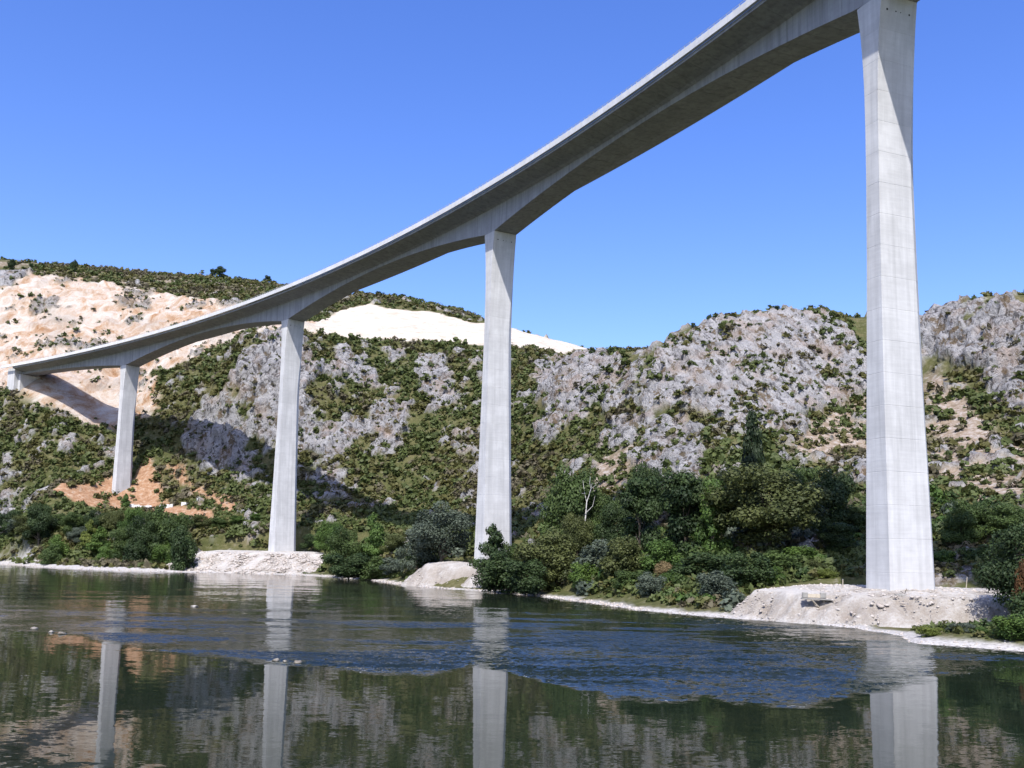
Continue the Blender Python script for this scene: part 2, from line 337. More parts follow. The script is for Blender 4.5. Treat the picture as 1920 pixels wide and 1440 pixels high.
# ---------------------------------------------------------------- measured layout (metres; x right, y away from the camera, z up)
CP = np.array([(-403.2,560,3.9),(-436.4,600,44.9),(-478.3,650,100.5),(-536,720,169.8),(-601.8,800,245.9),(-674,930,242.9),(-902.6,1220,205.9),(-305.3,520,4.2),(-319.2,540,28.3),(-333.7,560,59),(-348.2,580,89),(-369.5,612,116.9),(-398.4,655,157),(-429.1,700,204.4),(-480.6,830,201.4),(-643.6,1120,164.4),(-249.8,492,6),(-259.2,507,27.9),(-274.2,532,57.3),(-288.8,556,86.6),(-292.5,562,95.1),(-309.3,592,114.2),(-326.3,622,136.7),(-337.9,642,155),(-349.9,662,178.1),(-368.8,695,204.8),(-413.1,825,201.8),(-553.3,1115,164.8),(-203.6,448,4.9),(-208.8,458,14.5),(-224.4,488,40.7),(-246.7,532,72.2),(-257.6,553,90.3),(-269.4,576,108.8),(-282.6,602,126.6),(-295.8,628,145.5),(-313.4,662,175),(-328.8,692,198.8),(-338.7,712,209.9),(-379.4,842,206.9),(-508.1,1132,169.9),(-173.4,432,5.5),(-181.2,450,14.8),(-194.8,482,25.4),(-203.7,503,32.8),(-215.5,528,58),(-224.6,548,74.6),(-232.8,566,88.4),(-244.8,592,112.2),(-256.9,618,137.1),(-272.5,652,165.9),(-290.5,692,194.9),(-303.7,722,211.8),(-340.2,852,208.8),(-455.6,1142,171.8),(-148,425,6),(-155.5,445,15.2),(-167.6,478,24.4),(-173.5,494,30.2),(-178,506,35.3),(-182.4,516,49),(-186.1,525,58.2),(-193,542,75.3),(-200.5,560,94.9),(-207,576,110),(-219,606,135.3),(-233,642,160.6),(-252.2,692,189.7),(-267.5,732,211.6),(-299.6,862,208.6),(-401.3,1152,171.6),(-127.2,430,11.3),(-133.5,450,19.3),(-142.4,478,30),(-150.6,503,45.8),(-153.6,511,57.4),(-157.5,521,73.3),(-160.3,528,88.3),(-166.9,548,101.1),(-175.2,572,122.5),(-185.1,602,141.7),(-201.4,652,170.8),(-231.3,745,213.9),(-259,875,210.9),(-346.9,1165,173.9),(-111.8,432,12.3),(-119.7,460,25.9),(-127.2,486,42.4),(-132.4,503,59.7),(-136.7,515,83.3),(-139.4,522,101.5),(-143.2,533,121.1),(-145.6,541,127.2),(-163,605,145.5),(-178.6,660,173.3),(-204.4,752,213.8),(-228.9,882,210.8),(-306.6,1172,173.8),(-97.2,428,15.9),(-102.8,450,28.2),(-110.2,480,42.2),(-113.4,492,53.6),(-117.2,505,71.2),(-122,520,101.4),(-128.3,543,127.1),(-144.5,610,148.3),(-182.5,765,212.6),(-204.4,895,209.6),(-273.8,1185,172.6),(-73.4,402,11.6),(-78.4,428,19.7),(-84.8,460,31.4),(-88.3,477,42.4),(-91.6,492,56.7),(-95.9,511,77.9),(-100.6,531,103.8),(-105.3,552,125.8),(-115.2,602,145.7),(-126.9,660,171.3),(-141.7,735,199.1),(-158.6,865,196.1),(-212.5,1155,159.1),(-57.7,392,13.9),(-63.5,430,22.3),(-68.9,464,32.6),(-72.4,484,48.4),(-76.9,509,72.4),(-81.1,531,98.3),(-86.4,560,127.9),(-97.8,630,159.4),(-103.4,664,176.1),(-109.5,702,191.9),(-122.7,832,188.9),(-164.3,1122,151.9),(-34.8,352,10.1),(-39.7,400,16.5),(-44.1,441,24.8),(-46.6,463,37.2),(-50,491,57.3),(-53.8,521,85.7),(-57.4,549,113.9),(-59.6,566,129.6),(-66.3,626,156.3),(-70.4,662,172.4),(-74.8,702,188.2),(-83.8,832,185.2),(-112.2,1122,148.2),(-14.2,312,8.7),(-17.2,372,16.4),(-19.6,420,26.1),(-21.4,451,41.8),(-24.1,496,71.7),(-26.8,536,106.1),(-28.4,562,126.2),(-31.2,612,146.8),(-33.3,650,162.5),(-35.5,690,177.3),(-39.8,820,174.3),(-53.2,1110,137.3),(0.7,272,6.3),(0.6,350,16.3),(0.5,400,27.8),(0.3,441,46.2),(-0,481,70.3),(-0.4,516,97.3),(-0.8,552,121.6),(-1.1,606,142.6),(-1.2,652,158.5),(-1.4,782,155.5),(-1.9,1072,118.5),(12.1,240,4.4),(15.5,312,15.9),(17.6,356,26.2),(19,386,37.9),(20.3,416,55.7),(20.8,430,69),(21.4,446,85.8),(22,462,98.7),(25.5,535,118.1),(29,612,141.1),(32.5,742,138.1),(43.5,1032,101.1),(18.7,214,2.9),(23.7,272,12.4),(27.9,321,23.1),(31.3,361,40.2),(34.6,401,60.9),(36.7,426,78),(38.3,446,93.5),(39.8,464,104),(39.8,534,88),(25.7,198,2),(32.7,252,12.4),(40.3,311,27.9),(45.3,350,43.3),(50,386,63.5),(52.5,406,79.6),(54.8,424,89.7),(56.9,440,97.1),(56.9,510,81.1),(31.5,195,3.8),(41.4,256,15.3),(49.5,306,31.1),(54.4,336,44),(59.3,366,60.9),(62.5,386,76.4),(65.8,406,93.3),(68.4,422,103.2),(73.8,482,91.2),(85.5,662,63.2),(36.3,178,2.1),(48.2,236,12.6),(61.4,300,29.3),(67.8,331,43.7),(73.7,359,60.3),(79.3,386,81),(83.5,406,98.1),(86.9,422,110.1),(93.8,482,98.1),(108.6,662,70.1),(46.3,188,4.3),(60.8,246,15.5),(74.6,301,32.8),(83.4,336,50),(91,366,69.5),(98.7,396,91.9),(104.3,418,109.2),(107.9,432,117.4),(116.5,492,105.4),(134.8,672,77.4),(52.9,190,5.3),(68.7,246,15.6),(84.8,303,33.1),(95.1,339,50.5),(104.1,370,70.4),(112.8,400,93),(119.2,422,110.4),(122.7,434,119.9),(132.5,494,107.9),(153.3,674,79.9),(58.9,190,5.9),(76.5,246,15.8),(95.5,306,33.5),(106.7,341,49.1),(118,376,71.6),(127.8,406,94.4),(135.6,430,112.6),(139.4,442,119.7),(150.6,502,107.7),(174.3,682,79.7),(66.6,186,6.7),(86.5,241,15.9),(104.8,291,29.5),(119.5,331,44.7),(130.7,361,61.6),(143.8,396,84),(155.1,426,103.7),(164.8,452,120),(178,512,108),(206,692,80),(71.5,181,5.9),(99.7,251,21.6),(119.9,301,36.9),(136.3,341,55.2),(152.9,381,81.4),(169.5,421,107.6),(178.2,442,119.9),(192.4,502,107.9),(222.7,682,79.9),(73.4,172,5.8),(110,256,24.7),(125.3,291,36.1),(143,331,54.1),(154.3,356,71.1),(161.1,371,81.8),(168.1,386,99.7),(173.2,397,112.3),(187.1,457,100.3),(216.5,637,72.3),(77,166,4.7),(117.2,251,24.6),(136.4,291,39.5),(153.3,326,57.2),(165.7,351,76.2),(171.8,363,90.6),(179,377,109.3),(193.4,437,97.3),(223.8,617,69.3),(76.9,152,3.7),(120.3,236,22.7),(146.4,286,39.2),(164.9,321,56.7),(173.6,337,70.2),(181.5,351,88.2),(190.4,367,105.7),(205.6,427,93.7),(237.9,607,65.7),(87,150,4),(134.5,230,22.7),(182.8,310,55.6),(204.8,345,87.4),(220.5,370,109.5),(238.1,430,97.5),(275.6,610,69.5),(107.1,140,4.8),(166.1,215,22.6),(226,290,53.6),(275.3,350,97.5),(299.9,380,117.8),(323.9,440,105.8),(374.9,620,77.8),(78.4,860,187.3),(103,870,190.2),(128.2,880,192.3),(165.4,900,200),(65.4,640,130),(89,660,134.1)], float)
BANK = [(-232.8,459.5),(-203.8,429.3),(-170.3,398.9),(-141,382.8),(-118.7,382.6),(-99,384.9),(-76.9,367.3),(-65.8,355.8),(-46.1,328.3),(-31.3,289),(-17.4,262.9),(-9.4,255.8),(5.6,231.3),(13.9,209.7),(23.4,180.4),(29.9,168.7),(34.1,163.1),(38.9,158.1),(44.3,153.6),(49.1,144.2),(51.2,131.9),(47.8,120.6),(52.1,116.8),(57.1,112.2),(62.3,103.3)]
PADS = [([(40.6,166),(47,157),(54.2,149.5),(61.3,147.5),(70,146),(76.6,144),(91.7,172),(78.8,180),(63.6,186),(48.2,182)], 5.0),
        ([(-23.5,285),(-15.7,280),(-7.3,274),(-8.1,300),(-15.8,310),(-25.2,305)], 6.6),
        ([(-125.3,408),(-110.2,402),(-91.9,397),(-70.4,392),(-72.4,410),(-89.5,425),(-115.8,430),(-131.2,432)], 8.2)]
ROCKS = [[(-150.6,531),(-143.7,535),(-132.9,543),(-120.3,547),(-110.6,538),(-104,529),(-108.1,517),(-101.6,508),(-95.9,496),(-105.6,492),(-121.4,497),(-129.2,505),(-139.2,516),(-149.1,524)],
    [(-179.6,526),(-174.4,530),(-165.4,535),(-149.6,521),(-140.6,511),(-133.3,499),(-125.3,484),(-143.8,498),(-162.3,513)],
    [(-101.9,546),(-94.3,553),(-80.2,542),(-72,532),(-77.6,528),(-89.8,531),(-98,535)],
    [(-104.5,498),(-88.2,510),(-76.9,509),(-79.5,494),(-91.3,487)],
    [(-73.6,557),(-61.7,559),(-59.4,553),(-69.4,549)],
    [(-56.9,557),(-39.9,553),(-29.2,529),(-29.7,518),(-39.1,514),(-48.9,527),(-55,542)],
    [(-74.2,525),(-53.8,521),(-50.8,508),(-58.1,493),(-69.9,500),(-75.3,515)],
    [(-103.8,485),(-81.6,478),(-77.5,470),(-84.6,468),(-101.6,476)],
    [(-29.7,500),(-15.8,489),(-16.9,484),(-26.4,491)],
    [(13.6,524),(30.2,569),(48,598),(46,451),(54.5,421),(52.8,400),(48,387),(38,415),(27.1,420),(18.3,423),(9.5,436),(14.3,445),(11.9,505)],
    [(40.4,340),(47.7,361),(55.6,368),(64.7,363),(64.4,341),(64.5,311),(56.8,310),(51.2,327),(42.6,329)],
    [(42.5,315),(49,324),(50,304),(45,298)],
    [(33.8,391),(46.7,394),(54.6,375),(45.3,365),(34.6,377)],
    [(106.9,315),(114.7,317),(106.4,291),(101.2,301)],
    [(65.4,311),(74,323),(69.8,305),(64.4,299)],
    [(167.5,417),(177.5,392),(181.6,378),(198.8,364),(174.8,323),(157.1,316),(163.4,339),(164.7,357),(161.6,372),(162,392)],
    [(-358.9,659),(-375.6,687),(-357.3,695),(-344.7,693),(-345.1,673),(-348.1,659)],
    [(-258.5,506),(-252.5,509),(-234.7,485),(-231.4,474),(-253.5,498)]]
DOME = [(53.4,404),(60.4,415),(71.8,415),(86,418),(108.7,426),(127.4,434),(141.6,434),(146.1,414),(147.8,395),(143.5,384),(119.7,369),(103,353),(88.1,340),(77.3,341),(70.9,355),(63.6,368),(54.6,375),(51,386)]
CUTS = [[(-367.7,656),(-346.6,669),(-343.6,691),(-309.7,692),(-250,686),(-191.6,655),(-163.3,671),(-153.1,638),(-159.2,603),(-163.6,574),(-176.8,577),(-197.4,575),(-213.5,581),(-196.7,551),(-213.8,550),(-220.2,548),(-237.8,544),(-262.5,551),(-294.1,565),(-320.1,579)],[(-158.5,567),(-123.4,621),(-113.3,556),(-132.2,546),(-141.8,538)]]
FILL = [(-285.2,565),(-280.9,574),(-270.9,579),(-252.5,574),(-238.8,572),(-218.3,557),(-216.8,547),(-234.6,550),(-248.9,548),(-267.6,555)]
TAIL = [(-124.7,559),(-123.4,621),(-115.3,650),(-99.3,661),(-80.2,654),(-59.2,659),(-40.7,654),(-25.8,640),(-4.7,651),(15.7,627),(32.2,620),(53.1,624),(30.7,579),(5.2,556),(-19.4,565),(-44.5,570),(-81.1,565),(-110.6,558),(-121.3,551)]
DIRT = [[(-226.8,486),(-215.5,504),(-206.1,517),(-199.2,506),(-194.5,519),(-192.9,525),(-182.7,517),(-175.6,501),(-139.5,469),(-135.7,453),(-167.6,478),(-184.6,489),(-207,480)],[(-184,520),(-170.3,513),(-129.9,474),(-129.7,461),(-152,492),(-175.6,513)]]
SCREE = [[(97.7,348),(119,367),(141.8,385),(118.3,323),(101.8,315),(92.8,331)],[(156.8,373),(160.3,352),(154.6,318),(155.2,288),(123.3,230),(103.5,249)],[(34.6,377),(46.9,362),(39.8,335),(27.8,320),(25.9,340)]]
POOL = [(-82.13,124.45),(-58.08,115.8),(-47.95,112.13),(-38.85,99.6),(-22.74,88.1),(-15.93,86.35),(-8.96,80.81),(-6.34,79.85),(-3.34,88.32),(0.36,84.29),(5.01,74.39),(7.3,70.2),(12.37,69.83),(14.12,71.28),(15.46,67.38),(19.6,68.32),(24.53,72.29),(32.4,82.62),(49.05,96.53),(78.95,111.41)]
TREES = [
    (14.0, 262.0, 8.1, 25.3, 16.6, 'broad', 'mid', 'broad mid-green tree with a bleached leafless tree standing before it'),
    (19.0, 256.0, 8.8, 20.7, 6.9, 'dead', 'bark', 'bleached white leafless tree in front of the broad tree by the centre pier'),
    (8.0, 236.0, 0.7, 15.6, 15.2, 'willow', 'olive', 'large round olive willow at the waterline beside the centre pier'),
    (-3.3, 240.0, -0.0, 9.8, 12.2, 'bush', 'dark', 'dark low willow bush hanging over the water below the centre pier'),
    (3.5, 228.0, -0.0, 8.8, 9.8, 'bush', 'dark', 'small dark bush at the foot of the round olive willow'),
    (20.9, 226.0, 4.8, 8.4, 12.7, 'bush', 'grey', 'greyish willow bush beside the round olive willow'),
    (30.3, 234.0, 8.5, 20.1, 11.7, 'ivy', 'dark', 'dark upright tree in front of the lowest white rock spur'),
    (39.6, 226.0, 9.0, 20.3, 11.3, 'ivy', 'dark', 'ivy-hung dark tree covering the foot of the white rock spurs'),
    (44.9, 222.0, 9.2, 18.6, 8.1, 'ivy', 'green', 'bright ivy-covered column of a tree beside the dark ivy-hung tree'),
    (56.4, 218.0, 9.7, 20.6, 24.4, 'broad', 'olive', 'largest spreading olive-green tree below the poplar'),
    (75.0, 238.0, 14.2, 17.2, 14.0, 'broad', 'dark', 'tall dark tree in the bridge shadow between poplar and largest pier'),
    (80.9, 236.0, 14.4, 8.7, 11.8, 'broad', 'dark', 'lower dark tree in the bridge shadow close against the largest pier'),
    (63.7, 262.0, 18.7, 30.1, 7.0, 'poplar', 'black', 'tall dark columnar poplar rising above the riverside trees'),
    (26.3, 245.0, 9.2, 13.4, 10.8, 'broad', 'dark', 'shaded dark tree behind the greyish willow bush'),
    (32.0, 212.0, 5.4, 8.2, 9.4, 'bush', 'green', 'fresh green shrub below the dark upright tree'),
    (38.7, 200.0, 4.9, 5.4, 13.6, 'bush', 'dark', 'wide dark green shrub behind the thin pebble beach'),
    (44.4, 188.0, 4.0, 7.2, 10.6, 'bush', 'dark', 'dark shrub at the upstream edge of the pier gravel mound'),
    (36.3, 178.0, 1.7, 5.8, 7.2, 'bush', 'grey', 'rounded grey-green shrub at the beach before the dark shrubs'),
    (27.5, 194.0, 2.1, 4.5, 6.2, 'bush', 'grey', 'small grey shrub near the narrow pebble beach'),
    (59.4, 205.0, 8.0, 4.4, 8.7, 'bush', 'bright', 'bright green shrub in front of the shaded trees by the gravel mound'),
    (60.5, 190.0, 6.0, 1.3, 4.5, 'bush', 'yellow', 'small yellowish shrub at the back edge of the gravel mound'),
    (16.4, 222.0, 1.9, 6.5, 8.3, 'bush', 'bright', 'bright green bush at the bank between olive and greyish willows'),
    (31.8, 205.0, 4.4, 4.4, 5.1, 'bush', 'dry', 'dry tan shrub among the green bank shrubs'),
    (54.7, 200.0, 6.8, 2.1, 10.6, 'bush', 'mid', 'mid-green shrub behind the left shoulder of the gravel mound'),
    (24.4, 205.0, 2.7, 4.1, 7.2, 'bush', 'mid', 'mid-green shrub on the stony bank below the shaded trees'),
    (93.8, 208.0, 12.3, 10.4, 11.7, 'broad', 'mid', 'leafy mid-green tree just behind the largest pier'),
    (102.0, 206.0, 13.2, 9.2, 12.4, 'broad', 'mid', 'leafy tree at the frame edge behind the near dark tree'),
    (83.2, 192.0, 8.7, 3.2, 6.2, 'bush', 'bright', 'bright shrub at the foot of the trees behind the largest pier'),
    (88.6, 190.0, 9.1, 3.9, 8.1, 'bush', 'mid', 'mid-green shrub behind the slanted timber stake'),
    (71.4, 140.0, 0.0, 15.6, 11.2, 'broad', 'dark', 'near dark tree overhanging the gravel mound at the frame edge'),
    (69.2, 133.0, 0.0, 8.7, 8.2, 'bush', 'dark', 'dark lower foliage under the near tree at the frame edge'),
    (69.8, 136.0, 0.0, 10.8, 3.2, 'bush', 'rust', 'rust-brown leafy bough clump beside the near dark tree'),
    (58.2, 117.0, 0.7, 3.3, 5.3, 'bush', 'bright', 'bright grassy bush on the pebble spit at the frame edge'),
    (52.2, 125.0, 0.3, 1.6, 3.3, 'bush', 'yellow', 'yellow-green tuft at the tip of the pebble spit'),
    (55.4, 124.0, 0.9, 1.1, 3.5, 'bush', 'grey', 'grey-green tuft in the middle of the pebble spit'),
    (57.4, 122.0, 0.9, 1.1, 2.7, 'bush', 'green', 'green tuft between the grey tuft and bright grassy bush'),
    (-20.3, 298.0, 6.3, 18.5, 20.4, 'willow', 'grey', 'large silvery willow beside the centre pier on the downstream side'),
    (-27.8, 303.0, 3.4, 14.0, 12.2, 'willow', 'grey', 'smaller silvery willow leaning against the large silvery willow'),
    (-4.5, 262.0, 0.0, 17.4, 10.7, 'slender', 'dark', 'dark slender sapling standing before the foot of the centre pier'),
    (0.1, 266.0, 0.0, 13.1, 7.4, 'bush', 'mid', 'green bush half covering the foot of the centre pier'),
    (-73.2, 398.0, 7.9, 13.2, 14.1, 'broad', 'green', 'fresh green tree right of the pier on the stone-faced platform'),
    (-56.4, 345.0, 0.0, 17.9, 14.8, 'broad', 'mid', 'mid-green tree behind the waterline bushes near the stone-faced platform'),
    (-47.5, 346.0, 5.9, 16.8, 8.5, 'slender', 'green', 'slender pointed green tree above the waterline bushes'),
    (-38.5, 342.0, 7.2, 8.3, 11.2, 'broad', 'olive', 'olive tree before the pale wall between the two gravel banks'),
    (-52.5, 328.0, -0.0, 8.9, 14.4, 'bush', 'dark', 'dark waterline bush touching the stone-faced bank'),
    (-44.3, 326.0, -0.0, 7.9, 12.6, 'bush', 'mid', 'mid-green waterline bush below the slender pointed tree'),
    (-35.6, 318.0, 1.7, 6.3, 10.6, 'bush', 'grey', 'grey-green waterline bush below the olive tree'),
    (-27.0, 306.0, 4.1, 4.4, 11.8, 'bush', 'green', 'green bush beside the small sandy mound'),
    (-82.7, 418.0, 7.9, 8.1, 10.8, 'broad', 'dark', 'dark tree in the shade behind the stone-faced platform'),
    (-137.4, 446.0, 16.7, 7.1, 9.5, 'broad', 'olive', 'olive tree at the downstream end of the belt behind the platform'),
    (-129.7, 446.0, 17.7, 5.1, 6.7, 'broad', 'mid', 'mid-green tree in the belt behind the stone-faced platform'),
    (-121.7, 446.0, 19.0, 5.1, 6.7, 'broad', 'green', 'bright green tree in the belt behind the stone-faced platform'),
    (-113.6, 446.0, 21.0, 4.0, 5.1, 'broad', 'green', 'bright tree next to the pier on the stone-faced platform'),
    (-140.3, 419.0, 4.0, 19.9, 16.2, 'broad', 'mid', 'large mid-green tree at the edge of the stone-faced bank'),
    (-145.9, 417.0, 2.2, 26.0, 12.1, 'slender', 'mid', 'tallest pointed tree of the bank wood below the shortest pier'),
    (-126.8, 392.0, 0.0, 17.9, 13.0, 'bush', 'dark', 'dark bush at the waterline corner of the stone-faced bank'),
    (-151.1, 415.0, 1.0, 21.5, 13.8, 'broad', 'dark', 'dark tree beside the tallest pointed tree of the bank wood'),
    (-161.9, 421.0, 1.4, 16.6, 13.5, 'broad', 'mid', 'mid-green tree below the shortest pier'),
    (-176.9, 433.0, 4.9, 13.1, 10.7, 'slender', 'bright', 'bright green young tree in the bank wood'),
    (-185.1, 441.0, 7.5, 13.6, 8.0, 'slender', 'yellow', 'lime-yellow tree in the bank wood'),
    (-196.6, 439.0, 1.9, 12.0, 12.2, 'bush', 'bright', 'bright bush above the pebble beach'),
    (-193.0, 449.0, 10.0, 8.1, 10.9, 'broad', 'grey', 'grey-green tree between the bright trees of the bank wood'),
    (-213.8, 455.0, 8.9, 19.9, 15.1, 'broad', 'dark', 'tall dark tree at the edge of the pale rock by the bank'),
    (-230.5, 472.0, 15.5, 2.5, 15.7, 'bush', 'grey', 'grey bush at the far end of the pebble beach'),
    (-245.6, 486.0, 9.1, 8.3, 11.2, 'broad', 'mid', 'mid-green tree at the far end of the bank wood'),
    (-178.0, 449.0, 13.9, 11.7, 12.5, 'broad', 'olive', 'olive tree just below the orange earth bench'),
    (-209.3, 464.0, 18.2, 5.8, 7.6, 'broad', 'mid', 'mid-green tree below the orange earth bench'),
    (-151.8, 407.0, 0.9, 11.0, 12.2, 'bush', 'dark', 'dark bush near the middle of the pebble beach'),
    (-167.4, 419.0, 0.9, 9.6, 9.9, 'bush', 'green', 'green bush at the middle of the pebble beach'),
    (-189.2, 490.0, 26.8, 8.2, 4.2, 'poplar', 'green', 'small narrow conifer against the foot of the shortest pier'),
    (-321.3, 706.0, 205.6, 10.1, 5.7, 'broad', 'dark', 'lone rounded tree on the skyline above the pale rock cut'),
    (-225.6, 742.0, 212.4, 11.2, 10.3, 'broad', 'dark', 'largest lone tree on the skyline behind the bridge deck'),
    (-231.2, 742.0, 212.7, 8.3, 5.2, 'broad', 'dark', 'small tree beside the largest skyline tree'),
    (-191.4, 752.0, 211.8, 7.3, 6.4, 'broad', 'dark', 'lone skyline tree close to the bridge deck'),
    (-358.4, 690.0, 200.5, 10.4, 5.2, 'broad', 'dark', 'small dark tree on the skyline near the frame edge'),
    (-348.8, 700.0, 205.5, 5.5, 4.5, 'broad', 'dark', 'small skyline bush above the pale rock cut edge'),
    (-97.8, 700.0, 190.1, 4.6, 5.2, 'broad', 'dark', 'skyline tree above the white spoil slope nearest the deck'),
    (-80.1, 700.0, 188.2, 4.5, 5.8, 'broad', 'dark', 'rounded skyline tree above the middle of the white spoil slope'),
    (37.1, 462.0, 102.2, 4.4, 3.0, 'broad', 'dark', 'small tree on top of the split rock knob'),
    (45.9, 462.0, 102.2, 4.4, 3.5, 'broad', 'dark', 'rounded dark tree on the right shoulder of the rock knob'),
    (84.6, 422.0, 108.8, 5.0, 2.7, 'broad', 'dark', 'small dark tree on the shoulder of the rock dome'),
    (117.0, 434.0, 118.4, 2.8, 3.3, 'broad', 'dark', 'small dark tree on the summit of the rock dome'),
    (77.6, 422.0, 106.4, 3.5, 2.3, 'broad', 'dark', 'tiny tree on the sloping crest of the rock dome'),
    (36.1, 262.0, 14.5, 19.6, 10.8, 'broad', 'dark', 'dark tree behind the upright tree at the lowest white rock spur'),
    (71.4, 250.0, 16.4, 16.6, 14.0, 'broad', 'mid', 'mid-green tree behind the largest spreading tree'),
    (55.7, 252.0, 16.0, 16.2, 11.9, 'broad', 'dark', 'dark tree at the foot of the poplar'),
    (45.6, 245.0, 13.5, 16.6, 10.1, 'broad', 'mid', 'mid-green tree behind the ivy-covered column'),
    (70.4, 215.0, 10.4, 7.4, 8.9, 'broad', 'dark', 'shaded dark tree behind the yellowish shrub of the gravel mound'),
    (24.1, 262.0, 11.1, 15.2, 9.8, 'broad', 'mid', 'mid-green tree behind the bleached leafless tree'),
    (24.5, 215.0, 4.2, 9.9, 8.9, 'bush', 'olive', 'olive bush beside the fresh green shrub'),
    (33.1, 198.0, 3.8, 2.9, 5.8, 'bush', 'green', 'green bush directly above the pebble beach stones'),
    (48.9, 190.0, 4.7, 3.7, 6.1, 'bush', 'green', 'green bush on the shoulder of the gravel mound'),
    (59.4, 198.0, 6.9, 1.6, 6.4, 'bush', 'olive', 'olive bush at the back of the gravel mound'),
    (16.1, 245.0, 6.2, 13.7, 9.2, 'broad', 'olive', 'olive tree in front of the broad mid-green tree'),
    (-220.6, 461.0, 11.0, 11.9, 14.8, 'broad', 'olive', 'olive tree behind the grey bush of the bank wood'),
    (-198.0, 455.0, 12.9, 11.9, 12.2, 'broad', 'mid', 'mid-green tree right behind the grey-green tree of the bank wood'),
    (-184.4, 449.0, 12.6, 12.9, 12.0, 'broad', 'dark', 'dark tree behind the bright green young tree'),
    (-163.5, 434.0, 8.3, 18.5, 12.1, 'broad', 'green', 'green tree beside the dark tree of the bank wood'),
    (-240.2, 480.0, 11.7, 14.1, 15.4, 'broad', 'dark', 'dark tree rising at the frame edge of the bank wood'),
    (-153.3, 429.0, 7.1, 18.1, 11.5, 'broad', 'mid', 'mid-green tree behind the tallest pointed tree of the bank wood'),
    (-196.4, 429.0, 0.7, 9.4, 10.6, 'bush', 'mid', 'mid-green bush directly above the pebble beach'),
    (-144.5, 414.0, 1.0, 10.5, 11.1, 'bush', 'green', 'green bush by the water below the tallest pointed tree'),
]
# ---------------------------------------------------------------- terrain
def tps_fit(P, lam=.02):
    a = P[:, :2] / 100.; n = len(a)
    d2 = ((a[:, None] - a[None]) ** 2).sum(-1)
    Km = .5 * d2 * np.log(d2 + 1e-12) + lam * np.eye(n)
    Q = np.c_[np.ones(n), a]
    A = np.zeros((n + 3, n + 3)); A[:n, :n] = Km; A[:n, n:] = Q; A[n:, :n] = Q.T
    return a, np.linalg.solve(A, np.r_[P[:, 2], 0, 0, 0])

def tps_eval(fit, X, Y):
    a, w = fit; n = len(a); x = X.ravel() / 100.; y = Y.ravel() / 100.
    out = np.empty(x.size)
    for i in range(0, x.size, 40000):
        xx = x[i:i + 40000]; yy = y[i:i + 40000]
        d2 = (xx[:, None] - a[None, :, 0]) ** 2 + (yy[:, None] - a[None, :, 1]) ** 2
        out[i:i + 40000] = (.5 * d2 * np.log(d2 + 1e-12)) @ w[:n] + w[n] + w[n + 1] * xx + w[n + 2] * yy
    return out.reshape(X.shape)

def seg_dist(X, Y, L, closed=False):
    """unsigned distance to a polyline"""
    best = np.full(X.shape, 1e18)
    pts = list(L) + ([L[0]] if closed else [])
    for (x0, y0), (x1, y1) in zip(pts[:-1], pts[1:]):
        dx, dy = x1 - x0, y1 - y0
        t = np.clip(((X - x0) * dx + (Y - y0) * dy) / (dx * dx + dy * dy + 1e-12), 0, 1)
        best = np.minimum(best, (X - x0 - t * dx) ** 2 + (Y - y0 - t * dy) ** 2)
    return np.sqrt(best)

def inside(X, Y, L):
    r = np.zeros(X.shape, bool)
    for (x0, y0), (x1, y1) in zip(L, list(L[1:]) + [L[0]]):
        c = ((y0 > Y) != (y1 > Y))
        if abs(y1 - y0) > 1e-9:
            r ^= c & (X < (x1 - x0) * (Y - y0) / (y1 - y0) + x0)
    return r

def poly_sd(X, Y, L):
    """positive inside"""
    d = seg_dist(X, Y, L, True)
    return np.where(inside(X, Y, L), d, -d)

def smooth(a, b, x):
    t = np.clip((x - a) / (b - a), 0, 1); return t * t * (3 - 2 * t)

def bank_sd(X, Y):
    """distance from the far waterline, positive on land"""
    L = [(-2500, BANK[0][1] + 500)] + list(BANK) + [(700, -60)]
    side = inside(X, Y, L + [(700, 4000), (-2500, 4000)])
    d = seg_dist(X, Y, L)
    return np.where(side, d, -d)

def base_height(X, Y, fit):
    z = tps_eval(fit, X, Y)
    d = bank_sd(X, Y)
    z = np.maximum(z, 1.2 + .0 * d)
    near = 1 - smooth(60, 200, d)
    z = np.where(d > 0, np.minimum(z, .10 + d * .10 + 900 * smooth(6, 60, d) * 1.0 + d * d * .02), -np.minimum(-d * .3, 6))
    for poly, zt in PADS:
        s = poly_sd(X, Y, poly)
        z = np.where(s > -5, np.minimum(z, zt - 1.4 + np.maximum(-s, 0) * .8), z)
        front = (s <= 0) & (s > -(zt / .46 + 4)) & (Y < np.array(poly)[:, 1].mean())
        z = np.where(front, np.minimum(z, np.maximum(zt - 1.3 + s * .8, .25 + 0 * s)), z)
    return z
# ---------------------------------------------------------------- build the terrain mesh
FIT = tps_fit(CP)
_gx = np.r_[np.array([-2600., -1800, -1200, -850, -650, -540, -480, -440, -410, -385, -365]), np.arange(-350, 262, 1.15), np.array([266., 274, 290, 320, 370, 450, 600, 900, 1500, 2600])]
_gy = np.r_[np.array([96., 100, 104]), np.arange(107, 600, 1.0), np.arange(600, 770, 2.), np.array([775., 785, 800, 825, 850, 865, 880, 900, 950, 1050, 1250, 1600, 2200, 3000, 4200])]
GX, GY = np.meshgrid(_gx, _gy); SH = GX.shape
_cx = np.clip(GX, -700, 420); _cy = np.clip(GY, 90, 1150)
GZ = base_height(_cx, _cy, FIT)
GD = bank_sd(GX, GY)
GZ = np.where(GD > 0, GZ, np.minimum(GZ, -.3))
GZ = np.clip(GZ, -8, 240)
PB = np.stack([GX.ravel(), GY.ravel(), GZ.ravel()], 1)

